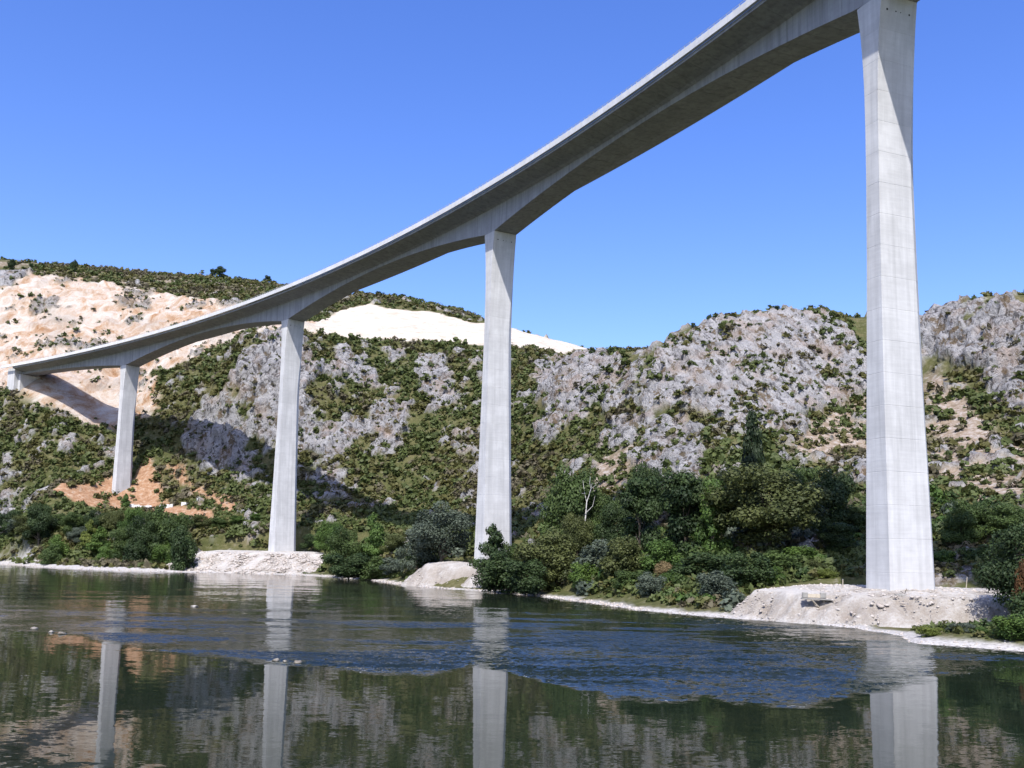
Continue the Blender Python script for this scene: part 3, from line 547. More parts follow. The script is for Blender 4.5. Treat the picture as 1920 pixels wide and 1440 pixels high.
nz_big = fbm(PB / 30., 4).reshape(SH); nz_mid = fbm(PB / 9., 4).reshape(SH)
_lump = ridged(np.c_[PB[:, :2] / 14., PB[:, 2] / 22.], 3).reshape(SH)
def mask_of(polys, warp=4., soft=1.5, near=14):
    out = np.zeros(SH)
    for L in polys:
        a = np.array(L); lo = a.min(0) - near; hi = a.max(0) + near
        sel = (GX > lo[0]) & (GX < hi[0]) & (GY > lo[1]) & (GY < hi[1])
        s = poly_sd(GX[sel], GY[sel], L)
        out[sel] = np.maximum(out[sel], smooth(-soft, soft, s + warp * nz_mid[sel]))
    return out
rock = mask_of(ROCKS, 5.0)
dome = mask_of([DOME], 4.0)
cut = mask_of(CUTS, 4.5, 2)
tail = mask_of([TAIL], 2.0, 1.2)
dirt = mask_of(DIRT, 2.0)
scree = mask_of(SCREE, 5., 4)
# gaps of soil inside outcrops, and stray outcrops on the scrub slopes
rock *= smooth(-.50, -.25, _lump + .55 * nz_big - .1)
hill = smooth(18, 40, GD) * (1 - np.maximum.reduce([cut, tail, dirt]))
stray = smooth(.34, .48, nz_mid * .8 + nz_big * .5 - .12 * smooth(560, 640, GY)) * hill * (GX > -300) * (GX < 200)
rock = np.maximum(rock, stray * .9)
ROCKM = np.maximum(rock, dome)
ROCKM = ROCKM * (1 - np.maximum(tail, dirt))
ROCKM = np.where(cut > .5, smooth(.46, .56, nz_big + .25 * nz_mid) * .8, ROCKM)
gravel = smooth(0.2, .6, GZ) * 0 + (1 - smooth(1.2, 3.4, GD + 1.8 * nz_mid)) * (GD > -1)
strip = (GX < -115) & (GX > -260)
gravel = np.where(strip, (1 - smooth(6.0, 9.0, GD + 2 * nz_mid)) * (GD > -1), gravel)

# relief: knobbly limestone, dipping beds on the dome
zx = np.gradient(GZ, axis=1) / np.gradient(GX, axis=1); zy = np.gradient(GZ, axis=0) / np.gradient(GY, axis=0)
NN = np.stack([-zx, -zy, np.ones(SH)], -1); NN /= np.linalg.norm(NN, axis=-1)[..., None]
knob = ridged(np.c_[PB[:, 0] / 7., PB[:, 1] / 7., PB[:, 2] / 9.], 4).reshape(SH)
bed_t = PB[:, 0] * .86 + PB[:, 2] * .50 + PB[:, 1] * .15
beds = ridged(np.c_[bed_t / 4.2, PB[:, 2] / 26. + 3, PB[:, 1] / 22.], 4, .6).reshape(SH)
plateau_m = smooth(655, 690, GY) * (GX < 30) * smooth(-.2, .35, nz_mid + .5 * nz_big)
rough_all = fbm(PB / 5., 3).reshape(SH)
vis_fade = 1 - smooth(900, 1100, GY)
fine = ridged(np.c_[PB[:, 0] / 2.9, PB[:, 1] / 2.9, PB[:, 2] / 4.2], 3).reshape(SH)
blocks = np.zeros(SH).ravel(); rsel = np.nonzero(((ROCKM.ravel() > .03) | (cut.ravel() > .3)) & (GY.ravel() < 900) & (np.abs(GX.ravel()) < 420))[0]
_w = PB[rsel] + .9 * np.stack([noise3(PB[rsel] / 3. + k) for k in (0, 31, 67)], 1)
a1, a2 = worley(_w / np.array([7.5, 7.5, 10.])); b1, b2 = worley(_w / np.array([3.4, 3.4, 4.2]) + 40)
blocks[rsel] = 2.9 * np.minimum(a2 - a1, .34) - 1.2 * a1 + 1.3 * np.minimum(b2 - b1, .3)
blocks = blocks.reshape(SH)
flute = np.zeros(SH).ravel(); flute[rsel] = ridged(PB[rsel] / np.array([15., 15., 70.]), 3); flute = flute.reshape(SH) * smooth(128, 150, GX) * smooth(325, 340, GY)
terr_ = (PB[:, 2] / 11. + .35 * noise3(PB / 25.)) % 1.0; terr_ = np.where(terr_ < .8, terr_ / .8, (1 - terr_) / .2).reshape(SH)
disp = (2.6 * ROCKM * (flute - .7 * smooth(128, 150, GX) * smooth(325, 340, GY)) + ROCKM * (1 - dome) * (1.7 * blocks - .3) + dome * .55 * blocks + cut * (1.7 * (terr_ - .5) + .8 * blocks - .1) + ROCKM * (1 - dome) * (.8 * knob + 1.2 * _lump + .5 * fine - .6) + dome * (1.8 * beds + .5 * knob + .35 * fine - .3)
        + (1 - ROCKM) * (1 - tail) * smooth(8, 30, GD) * (.55 * rough_all + .5 * nz_mid) + cut * (.45 * knob - .2 + .9 * nz_mid) + tail * .35 * nz_mid)
EMB = smooth(-6, 2, poly_sd(GX, GY, FILL)); ROCKM *= 1 - EMB; disp *= 1 - .93 * EMB; cut = np.maximum(cut, EMB)
disp *= smooth(4, 14, GD) * vis_fade
for L, zt in PADS:
    disp *= smooth(3, 10, -poly_sd(GX, GY, L))
TV = np.stack([GX, GY, GZ], -1) + NN * disp[..., None]
me = mesh_np('hillside', TV.reshape(-1, 3), grid_faces(*SH), True)
for nm, a in (('rock', ROCKM), ('cut', cut * (1 - ROCKM)), ('tail', tail), ('dirt', dirt), ('scree', np.maximum(scree, .75 * plateau_m) * (1 - ROCKM)), ('gravel', gravel), ('dome', dome)):
    attr(me, nm, a)
hillside = tag(link('hillside', me, MAT_GROUND), kind='structure')

def ground_z(x, y):
    i = np.clip(np.searchsorted(_gx, x) - 1, 0, len(_gx) - 2); j = np.clip(np.searchsorted(_gy, y) - 1, 0, len(_gy) - 2)
    u = (x - _gx[i]) / (_gx[i + 1] - _gx[i]); v = (y - _gy[j]) / (_gy[j + 1] - _gy[j])
    Z = TV[..., 2]
    return Z[j, i] * (1 - u) * (1 - v) + Z[j, i + 1] * u * (1 - v) + Z[j + 1, i] * (1 - u) * v + Z[j + 1, i + 1] * u * v

# near bank under and behind the camera
V = []; xs = [-900, -300, -100, 0, 100, 300, 900]
for y, z in ((-900, 9), (-60, 8.6), (3, 8.2), (12, 5.0), (24, .5), (34, -3)):
    for x in xs: V.append((x, y, z))
near_bank = tag(link('near_bank', mesh_np('near_bank', np.array(V), grid_faces(6, 7), True), MAT_BANK), kind='structure')

# ---------------------------------------------------------------- river
wx = np.r_[np.array([-900., -600, -450, -380]), np.arange(-340, -76, 6.), np.arange(-76, -44, .6), np.arange(-44, 50, .26), np.arange(50, 66, .6), np.arange(66, 130, 5.), np.array([150., 220, 400])]
wy = np.r_[np.array([18., 30, 40]), np.arange(45, 60, 1.), np.arange(60, 106, .18), np.arange(106, 135, .6), np.arange(135, 250, 1.5), np.arange(250, 640, 6.), np.array([700., 800])]
WX, WY = np.meshgrid(wx, wy)
_p = np.array(POOL); edge_y = np.interp(WX.ravel(), _p[:, 0], _p[:, 1]).reshape(WX.shape)
PW = np.stack([WX.ravel(), WY.ravel(), 0 * WX.ravel()], 1)
wn = fbm(PW / np.array([9., 5., 1]), 4).reshape(WX.shape); wn2 = fbm(PW / np.array([26., 9., 1]) + 5, 3).reshape(WX.shape)
up = WY - edge_y + 2.2 * wn                                    # metres upstream of the pool lip
east = smooth(-40, 12, WX) * (1 - smooth(30, 44, WX))
lip_band = smooth(-1.2, 3.2, up + 1.2 * wn2) * np.exp(-np.maximum(up, 0) / (9 + 30 * east))
patch = smooth(-.25, .35, wn2)
midr = smooth(0, 8, up) * (1 - smooth(135, 190, WY))
riff = .007 + .010 * smooth(-.5, 3.5, up) + lip_band * (.09 + .09 * east) * (.45 + .55 * patch) + midr * (.026 + .055 * patch) + .02 * smooth(0, 10, up) * patch
riff *= 1 - .25 * smooth(200, 320, WY)
RIFFLE_H = .23
wave = fbm(PW / np.array([1.15, .50, 1]) + 3, 2, .5).reshape(WX.shape) + .8 * noise3(PW / np.array([3.5, 1.6, 1]) + 8).reshape(WX.shape)
chop = lip_band * (.35 + .65 * east) * (.45 + .55 * patch)
WZ = np.where((WX > -75) & (WX < 65) & (WY > 61) & (WY < 134), RIFFLE_H * chop * wave, 0) * smooth(-75, -60, WX) * (1 - smooth(124, 133, WY))
me = mesh_np('river', np.stack([WX, WY, WZ], -1).reshape(-1, 3), grid_faces(*WX.shape), True)
attr(me, 'riffle', riff)
attr(me, 'shallow', smooth(0, 6, up) * (.35 + .65 * smooth(40, -60, WX)) * (1 - .6 * smooth(150, 300, WY)) if False else smooth(0, 6, up) * (.1 + .9 * (1 - smooth(-60, 10, WX))))
attr(me, 'foam', smooth(.2, 1.0, up) * np.exp(-np.maximum(up, 0) / 1.6) * smooth(.0, .5, wn))
river = tag(link('river', me, MAT_WATER), kind='structure')

# ---------------------------------------------------------------- bridge
BX, BY, BH, BK = 62.16, 158.59, .38689, .0011479
def cl(s):
    h = BH + BK * s
    return BX - (-math.cos(h) + math.cos(BH)) / BK, BY + (math.sin(h) - math.sin(BH)) / BK, h
def bpt(s, o, z):
    x, y, h = cl(s)
    return (x - math.cos(h) * o, y - math.sin(h) * o, z)
_ls = [-300, -150, 0, 70, 142, 220, 316, 425, 535, 700]; _lz = [103.5, 108.2, 111.1, 112.1, 112.7, 112.6, 111.7, 110.3, 108.4, 105.2]
_lc = np.polyfit(_ls[1:], _lz[1:], 4)
def lip(s): return float(np.polyval(_lc, s))
PIER_S = [0, 147, 294, 441]
def depth(s):
    if s > 441: u = (s - 441) / 95.; return 2.5 + 6.1 * max(0, 1 - u) ** 2
    r = (s + 147) % 147; u = min(r, 147 - r) / 73.5
    u = max(0, u - .035) / .965
    return 2.3 + 6.2 * (1 - u) ** 2
bridge = tag(empty('bridge', (62.16, 158.59, 5)), 'curved concrete box-girder road bridge on tall tapering piers across the river', 'bridge')
BINV = Matrix.Translation(-Vector(bridge.location))
def bmesh_link(name, V, F, mat, parent, sm=False):
    me = mesh_py(name, V, F, sm); me.transform(BINV)
    return link(name, me, mat, parent)

def section(s, inset=0.):
    L = lip(s); d = depth(s); i = inset
    R = [(-3.8 + i, L - d + i), (3.8 - i, L - d + i), (3.8 - i, L - 1.3), (4.7 - i, L - .92 + i), (10.15, L + i), (10.15, L + .14), (9.95, L + .16), (9.95, L + .95)]
    return R + [(-o, z) for o, z in R[::-1][:-2]]
def loft(rings):
    n = len(rings[0]); V = [p for r in rings for p in r]; F = []
    for k in range(len(rings) - 1):
        for j in range(n):
            a = k * n + j; b = k * n + (j + 1) % n
            F.append((a, b, b + n, a + n))
    F.append(tuple(range(n))[::-1]); F.append(tuple(range((len(rings) - 1) * n, len(rings) * n)))
    return V, F
S0, S1, SEG = -150., 540., 4.9
nseg = int(round((S1 - S0) / SEG)); SEG = (S1 - S0) / nseg
for k in range(nseg):
    a, b = S0 + k * SEG, S0 + (k + 1) * SEG
    rings = []
    for s, ins in ((a + .002, .05), (a + .07, .05), (a + .09, 0), ((a + b) / 2, 0), (b - .09, 0), (b - .07, .05), (b - .002, .05)):
        rings.append([bpt(s, o, z) for o, z in section(s, ins)])
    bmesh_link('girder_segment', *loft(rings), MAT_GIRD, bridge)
    for sd in (1, -1):
        rings = []
        for s in (a + .015, (a + b) / 2, b - .015):
            L = lip(s)
            sec = [(9.97, L + .98), (10.85, L + .86), (10.9, L + 2.30), (10.55, L + 2.36), (10.5, L + 1.2), (9.97, L + 1.2)]
            if sd < 0: sec = [(-o, z) for o, z in sec[::-1]]
            rings.append([bpt(s, o, z) for o, z in sec])
        bmesh_link('parapet_panel', *loft(rings), MAT_CORN, bridge)
# railing on the near parapet
def rail_post(s):
    L = lip(s) + 2.36
    rings = []
    for z in (L - .02, L + .5):
        rings.append([bpt(s + ds, 10.72 + do, z) for ds, do in ((-.06, -.06), (.06, -.06), (.06, .06), (-.06, .06))])
    return loft(rings)
VV, FF = [], []
for k in range(-20, 262):
    V, F = rail_post(k * 2.05)
    if k < 150: bmesh_link('railing_post', V, F, MAT_METAL, bridge)
    else:
        n = len(VV); VV += V; FF += [tuple(i + n for i in f) for f in F]
tag(bmesh_link('far_railing_post', VV, FF, MAT_METAL, bridge), kind='stuff')
rings = []
for s in np.arange(-42, 536, 4.):
    L = lip(s) + 2.84
    rings.append([bpt(s, 10.72 + a, L + b) for a, b in ((-.035, -.035), (.035, -.035), (.035, .035), (-.035, .035))])
bmesh_link('handrail', *loft(rings), MAT_METAL, bridge)

_hh = [0, 3, 6, 10, 15, 22, 30, 45, 62, 80, 100]
_hl = [5.8, 5.0, 4.3, 3.65, 3.15, 2.95, 2.95, 3.2, 3.7, 4.5, 5.3]
_hw = [7.6, 7.62, 7.66, 7.72, 7.8, 7.95, 8.12, 8.6, 9.2, 9.8, 10.4]
def pier_ring(s, ztop, z, inset=0.):
    h = ztop - z
    l = np.interp(h, _hh, _hl) - 2 * inset; w = np.interp(h, _hh, _hw) - 2 * inset
    g = float(smooth(6, 34, np.array(h)))
    c1, c2 = 1.45 * g + .03, min(.32 * l, 1.25) * g + .03
    pts = [(w / 2, -l / 2), (w / 2, l / 2), (-w / 2 + c1, l / 2), (-w / 2, l / 2 - c2), (-w / 2, -l / 2 + c2), (-w / 2 + c1, -l / 2)]
    x, y, hd = cl(s)
    tx, ty = -math.sin(hd), math.cos(hd); nx, ny = -math.cos(hd), -math.sin(hd)
    return [(x + nx * u + tx * v, y + ny * u + ty * v, z) for u, v in pts]
PIER_BASE = [5.0, 7.5, 8.2, 33.6]
pier_words = ['tallest-looking pier on the gravel mound', 'centre pier rising out of the riverside trees', 'pier on the stone-faced platform', 'shortest pier on the orange earth bench']
for s, zb, wd in zip(PIER_S, PIER_BASE, pier_words):
    zt = lip(s) - depth(s) + .02
    core = [pier_ring(s, zt, z, .06) for z in np.linspace(zb - 3, zt - .03, 24)]
    pier = bmesh_link('pier', *loft(core), MAT_CONC, bridge); pier['label'] = wd
    z = zb - 2.5
    while z < zt - .5:
        z2 = min(z + 5.25, zt)
        if zt - z2 < 1.5: z2 = zt
        e = .022
        rings = [pier_ring(s, zt, z + .004, e), pier_ring(s, zt, z + .05, 0)] + [pier_ring(s, zt, q, 0) for q in (z + (z2 - z) / 3, z + 2 * (z2 - z) / 3)] + [pier_ring(s, zt, z2 - .05, 0), pier_ring(s, zt, z2 - .004, e)]
        bmesh_link('concrete_lift', *loft(rings), MAT_CONC, pier)
        z = z2
    # small holes under the girder: proud dark discs, their inner shade given as colour
    if s < 300:
        x, y, hd = cl(s); tx, ty = -math.sin(hd), math.cos(hd); nx, ny = -math.cos(hd), -math.sin(hd)
        for u, r in ((2.4, .19), (.55, .13), (-.45, .10), (-2.3, .17)):
            zz = zt - 2.4; v = -np.interp(2.4, _hh, _hl) / 2
            ring = lambda dv: [(x + nx * (u + r * math.cos(a)) + tx * (v + dv), y + ny * (u + r * math.cos(a)) + ty * (v + dv), zz + r * math.sin(a)) for a in np.linspace(0, 2 * math.pi, 9)[:-1]]
            bmesh_link('hole_shade_disc', *loft([ring(-.035), ring(.2)]), MAT_DARK, pier)
# abutment
def block(s0, s1, o0, o1, z0, z1):
    return loft([[bpt(s, o0, z) for s, z in ((s0, z0), (s0, z1), (s1, z1), (s1, z0))], [bpt(s, o1, z) for s, z in ((s0, z0), (s0, z1), (s1, z1), (s1, z0))]])
LA = lip(541)
ab = bmesh_link('abutment', *block(540.3, 547, -8.35, 8.35, 96, LA + .7), MAT_CONC, bridge)
bmesh_link('bearing_shelf', *block(538.2, 540.25, -6, 6, 92, lip(539) - depth(539) - .3), MAT_CONC, ab)
for k in range(2):
    a, b = 540.4 + k * 5, 545.3 + k * 5
    rings = [[bpt(s, o, lip(s) + z) for o, z in ((9.97, .98), (10.85, .86), (10.9, 2.30), (10.55, 2.36), (10.5, 1.2), (9.97, 1.2))] for s in (a, b)]
    bmesh_link('parapet_panel', *loft(rings), MAT_CORN, bridge)

# ---------------------------------------------------------------- gravel embankments around the pier feet
SLOPE = [.80, .85, .42]
def pad_z(k, x, y):
    L, zt = PADS[k]
    s = poly_sd(x, y, L)
    return np.where(s > 0, zt - .7 + np.minimum(.9, .13 * s), zt - .7 + s * SLOPE[k])
PADN = ['gravel_embankment', 'sandy_embankment', 'stone_embankment']
for k, (L, zt) in enumerate(PADS):
    a = np.array(L); m_ = zt / SLOPE[k] + 5
    st = (.42, .6, .75)[k]
    px = np.arange(a[:, 0].min() - m_, a[:, 0].max() + m_, st); py = np.arange(a[:, 1].min() - m_, a[:, 1].max() + m_, st)
    X, Y = np.meshgrid(px, py)
    Pn = np.stack([X.ravel(), Y.ravel(), 0 * X.ravel()], 1)
    n1 = fbm(Pn / 6., 4).reshape(X.shape); n2 = fbm(Pn / 1.3, 3).reshape(X.shape)
    sd = poly_sd(X, Y, L)
    Z = pad_z(k, X + .9 * n1, Y + .9 * n1) + 0.13 * n2 + .16 * n1 * (sd < 2)
    if k == 0:      # erosion gullies on the river face
        Z -= .35 * np.maximum(0, ridged(np.c_[Pn[:, 0] / 2.6, Pn[:, 1] / 9., Pn[:, 2]], 2).reshape(X.shape) - .7) * (sd < 0)
    F = grid_faces(*X.shape)
    keep = (Z.ravel()[F].max(1) > -.8)
    me = mesh_np(PADN[k], np.stack([X, Y, Z], -1).reshape(-1, 3), F[keep], True)
    attr(me, 'white', np.clip(.35 + (.35 * smooth(-2.5, .5, sd)) + .55 * n1 + .30 * n2 + (.25 if k == 2 else 0) + .35 * (1 - smooth(.2, 1.1, Z)), 0, 1))
    tag(link(PADN[k], me, MAT_GRAVEL), kind='structure')

# ---------------------------------------------------------------- stones
def rock_proto(seed, sub=1):
    r = np.random.default_rng(seed); bm = bmesh.new(); bmesh.ops.create_icosphere(bm, subdivisions=sub, radius=1)
    for v in bm.verts:
        v.co *= 1 + .28 * float(r.normal()) * .8; v.co.z *= .7
    V = np.array([v.co[:] for v in bm.verts]); F = np.array([[v.index for v in f.verts] for f in bm.faces]); bm.free()
    return V, F
RP = [rock_proto(i) for i in range(6)]
def rock_field(name, pts, sizes, mat, label=None):
    VV, FF, n = [], [], 0
    for (x, y, z), sz in zip(pts, sizes):
        V, F = RP[random.randrange(6)]
        a = random.random() * 6.28; c, s_ = math.cos(a), math.sin(a)
        sx, sy, sz_ = sz * random.uniform(.7, 1.3), sz * random.uniform(.7, 1.3), sz * random.uniform(.6, 1.0)
        W_ = V * [sx, sy, sz_]
        W_ = np.stack([W_[:, 0] * c - W_[:, 1] * s_ + x, W_[:, 0] * s_ + W_[:, 1] * c + y, W_[:, 2] + z], 1)
        VV.append(W_); FF.append(F + n); n += len(V)
    o = link(name, mesh_np(name, np.concatenate(VV), np.concatenate(FF)), mat)
    tag(o, label, kind='stuff'); return o
def pad_top(x, y):
    return max(float(pad_z(k, np.array([x]), np.array([y]))[0]) for k in range(3))
# stone pitching below the second pier
pts, szs = [], []
L2 = PADS[2][0]; a2 = np.array(L2)
while len(pts) < 2300:
    x = random.uniform(a2[:, 0].min() - 14, a2[:, 0].max() + 12); y = random.uniform(a2[:, 1].min() - 18, a2[:, 1].max() - 12)
    s = float(poly_sd(np.array([x]), np.array([y]), L2)[0]); z = float(pad_z(2, np.array([x]), np.array([y]))[0])
    if s < .3 and z > -.4: pts.append((x, y, z)); szs.append(random.uniform(.28, .75))
rock_field('riprap_stone', pts, szs, MAT_STONE, 'pale stone pitching on the bank below the platform pier')
# loose stones along the water and on the mound
pts, szs = [], []
for (x0, y0), (x1, y1) in zip(BANK[:-1], BANK[1:]):
    n = int(math.hypot(x1 - x0, y1 - y0) * 3.2)
    for _ in range(n):
        u = random.random(); d = abs(random.gauss(0, 1.2)); x = x0 + (x1 - x0) * u + d * .4; y = y0 + (y1 - y0) * u + d
        pts.append((x, y, max(float(ground_z(x, y)), pad_top(x, y), -.05))); szs.append(random.uniform(.08, .42) * (1.0 if y0 > 200 else .55))
for _ in range(2600):
    x = random.uniform(36, 74); y = random.uniform(136, 178); z = pad_top(x, y)
    if z > .1: pts.append((x, y, z)); szs.append(random.uniform(.04, .12) + .30 * random.random() ** 4)
for _ in range(160):
    x = random.uniform(-26, 2); y = random.uniform(262, 300); z = pad_top(x, y)
    if z > .1: pts.append((x, y, z)); szs.append(random.uniform(.08, .3))
rock_field('shore_pebble', pts, szs, MAT_STONE, 'pale loose stones along the waterline')
# boulders standing in the river
for x, y, sz, lab in [(-51.7, 166.3, .95, 'lone boulder standing in the shallows of the far reach'),
                      (-55.4, 118.5, .75, 'low boulder at the frame edge on the riffle line'),
                      (-51.5, 114.2, .5, 'small stone between the two boulders on the riffle line'),
                      (-49.6, 112.6, .6, 'low dark boulder on the upstream riffle line'),
                      (-20.6, 90.3, .55, 'tawny stone at the lip of the calm pool'),
                      (-19.6, 89.4, .38, 'smallest stone at the lip of the calm pool'),
                      (-18.3, 88.6, .62, 'pale boulder at the lip of the calm pool below the platform pier'),
                      (27.3, 170.8, .55, 'yellowish boulder in the water off the pebble beach'),
                      (28.6, 169.4, .4, 'small yellow stone beside the yellowish boulder'),
                      (29.9, 168.0, .45, 'white stone in the water off the pebble beach')]:
    V, F = rock_proto(hash(lab) % 997 if False else int(abs(x * 13 + y * 7)), 2)
    me = mesh_np('river_boulder', V * [sz * .62, sz * .5, sz * .42], F)
    o = link('river_boulder', me, MAT_WETROCK); o.location = (x, y, .05); o.rotation_euler.z = x
    tag(o, lab, 'boulder', 'boulders standing in the river')

# ---------------------------------------------------------------- small built things
def part_box(name, dims, parent, mat, loc=(0, 0, 0), rot=(0, 0, 0), jitter=0.):
    x, y, z = dims
    V, F = box_vf(-x / 2, x / 2, -y / 2, y / 2, 0, z)
    bm = bmesh.new(); vs = [bm.verts.new(v) for v in V]; [bm.faces.new([vs[i] for i in f]) for f in F]
    bmesh.ops.bevel(bm, geom=bm.edges[:], offset=min(dims) * .08, segments=1, affect='EDGES')
    for v in bm.verts: v.co += Vector((random.gauss(0, jitter), random.gauss(0, jitter), random.gauss(0, jitter)))
    me = bpy.data.meshes.new(name); bm.to_mesh(me); bm.free()
    o = link(name, me, mat, parent); o.location = loc; o.rotation_euler = rot
    return o
ox, oy = 47.2, 155.2
oz = pad_top(ox, oy)
out = tag(empty('drain_outlet', (ox, oy - .6, oz - .15), -.16), 'concrete drain outlet slab with two grey blocks jutting from the gravel mound', 'drain outlet')
part_box('slab', (4.6, 1.5, .18), out, MAT_OLDC, (0, -.3, .25), (.03, .02, 0))
part_box('end_block', (.85, .7, .8), out, MAT_OLDC, (-1.75, .15, .5))
part_box('end_block', (.85, .7, .8), out, MAT_OLDC, (.95, .15, .48))
part_box('timber_plank', (1.9, .12, .55), out, MAT_WOOD, (-.4, -.1, .52), (-.25, 0, 0))
part_box('prop', (.14, .14, 2.2), out, MAT_WOOD, (.6, -.6, -1.3), (.2, -.75, 0))
part_box('prop', (.12, .12, 1.9), out, MAT_WOOD, (.1, -.6, -1.1), (.2, -.65, 0))
def stake(x, y, h, lean, lab):
    z = max(pad_top(x, y), float(ground_z(x, y)))
    o = tag(empty('stake', (x, y, z - .3)), lab, 'stake', 'survey stakes on the gravel mound')
    part_box('post', (.13, .11, h + .3), o, MAT_WOOD, (0, 0, 0), (0, lean, 0))
    part_box('cap', (.17, .15, .07), o, MAT_METAL, (math.sin(lean) * (h + .3), 0, math.cos(lean) * (h + .3)), (0, lean, 0))
stake(53.2, 160.5, 1.3, 0, 'thin upright marker stake on the gravel beside the largest pier')
stake(78.5, 173., 1.9, .12, 'slanted pale timber stake behind the largest pier')
rx, ry = 58.6, 150.6
rub = tag(empty('rubble_lump', (rx, ry, pad_top(rx, ry) - .1)), 'lump of spilled concrete with bent bars at the foot of the largest pier', 'rubble')
V, F = rock_proto(41, 2); link('concrete_lump', mesh_np('concrete_lump', V * [.9, .6, .45], F), MAT_OLDC, rub)
part_box('bent_bar', (.07, .07, .9), rub, MAT_DARK, (.5, -.1, .2), (.2, .25, 0))
part_box('bent_bar', (.06, .06, .6), rub, MAT_DARK, (.35, -.1, .35), (.1, -1.0, 0))
for i, (x0, y0, x1, y1, lab) in enumerate([(-189.4, 494, -176.8, 492, 'longest low concrete kerb beside the foot of the shortest pier'),
                              (-172.6, 491, -165.6, 489.5, 'short middle kerb on the orange earth bench'),
                              (-161.0, 488, -150.0, 485, 'kerb at the far end of the orange earth bench')]):
    n = 4; d = math.hypot(x1 - x0, y1 - y0); ang = math.atan2(y1 - y0, x1 - x0)
    kb = tag(empty('concrete_kerb', ((x0 + x1) / 2, (y0 + y1) / 2, 0), ang), lab, 'kerb', 'kerbs on the earth bench')
    for q in range(n):
        u = (q + .5) / n; xx, yy = x0 + (x1 - x0) * u, y0 + (y1 - y0) * u
        part_box('kerb_block', (d / n - .08, .5, 2.1), kb, MAT_CORN, ((u - .5) * d, 0, float(ground_z(xx, yy)) - .7))
wl = tag(empty('retaining_wall', (-42.5, 356, 0), -.2), 'pale stone wall half hidden behind the waterside trees', 'wall')
for q in range(6):
    xx = (q - 2.5) * 2.55
    part_box('wall_block', (2.5, .8, 3.6 + .25 * (q % 2)), wl, MAT_STONE, (xx, 0, float(ground_z(-42.5 + xx, 356)) - .4), jitter=.06)

# ---------------------------------------------------------------- foliage
def leaf_cloud(centres, radii, n, size, rng, squash=.8, outward=.9, droop=0.):
    """leaf quads spread over the shells of a set of lobes"""
    w = np.array([r[0] * r[1] + r[1] * r[2] + r[0] * r[2] for r in radii]); w = w / w.sum()
    k = rng.choice(len(centres), n, p=w)
    d = rng.normal(size=(n, 3)); d /= np.linalg.norm(d, axis=1)[:, None]
    rad = rng.uniform(.25, 1.0, n) ** .4 * (1 + .12 * rng.normal(size=n))
    P = np.array(centres)[k] + d * np.array(radii)[k] * rad[:, None]
    nrm = d * outward + rng.normal(size=(n, 3)) * .5 + np.array([0, 0, .45])
    nrm /= np.linalg.norm(nrm, axis=1)[:, None]
    t = np.cross(nrm, rng.normal(size=(n, 3))); t /= np.linalg.norm(t, axis=1)[:, None]
    b = np.cross(nrm, t)
    s = size * rng.uniform(.6, 1.35, n)[:, None]; a = rng.uniform(.45, .85, n)[:, None]
    V = np.stack([P - t * s, P - b * s * a, P + t * s, P + b * s * a], 1)
    V[:, 2] += nrm * s * .25; V[:, 0] += nrm * s * .15
    V[..., 2] -= droop * rng.uniform(0, 1, n)[:, None] * s
    V[..., 2] = np.maximum(V[..., 2], .02)
    tint = np.clip(.5 + .26 * rng.normal(size=len(centres))[k] + .12 * rng.normal(size=n), 0, 1)
    return V.reshape(-1, 3), np.arange(n * 4).reshape(n, 4), np.repeat(tint, 4)

def tube(path, radii, seg=6):
    V, F = [], []
    for i, (p, r) in enumerate(zip(path, radii)):
        p = Vector(p)
        d = (Vector(path[min(i + 1, len(path) - 1)]) - Vector(path[max(i - 1, 0)])).normalized()
        x = d.cross(Vector((.3, 1, .1))).normalized(); y = d.cross(x)
        for k in range(seg):
            a = 2 * math.pi * k / seg; V.append(tuple(p + x * (r * math.cos(a)) + y * (r * math.sin(a))))
    n = len(path)
    for i in range(n - 1):
        for k in range(seg):
            F.append((i * seg + k, i * seg + (k + 1) % seg, (i + 1) * seg + (k + 1) % seg, (i + 1) * seg + k))
    return V, F
def limbs(rng, ends, r0, fork=.3):
    V, F = [], []
    def add(path, rad):
        v, f = tube(path, rad); n = len(V); V.extend(v); F.extend(tuple(i + n for i in q) for q in f)
    top = max(e[2] for e in ends)
    wob = [(rng.normal() * .015, rng.normal() * .015, z) for z in np.linspace(0, top * .75, 6)]
    wob[0] = (0, 0, -.05)
    add(wob, np.linspace(r0, r0 * .35, 6))
    for e in ends:
        z0 = rng.uniform(fork * .6, max(fork, e[2] * .7)) * .9
        z0 = min(z0, e[2] * .8)
        m = (e[0] * .45, e[1] * .45, z0 + (e[2] - z0) * .6)
        add([(0, 0, z0), m, e], [r0 * .5, r0 * .32, r0 * .10])
    return V, F
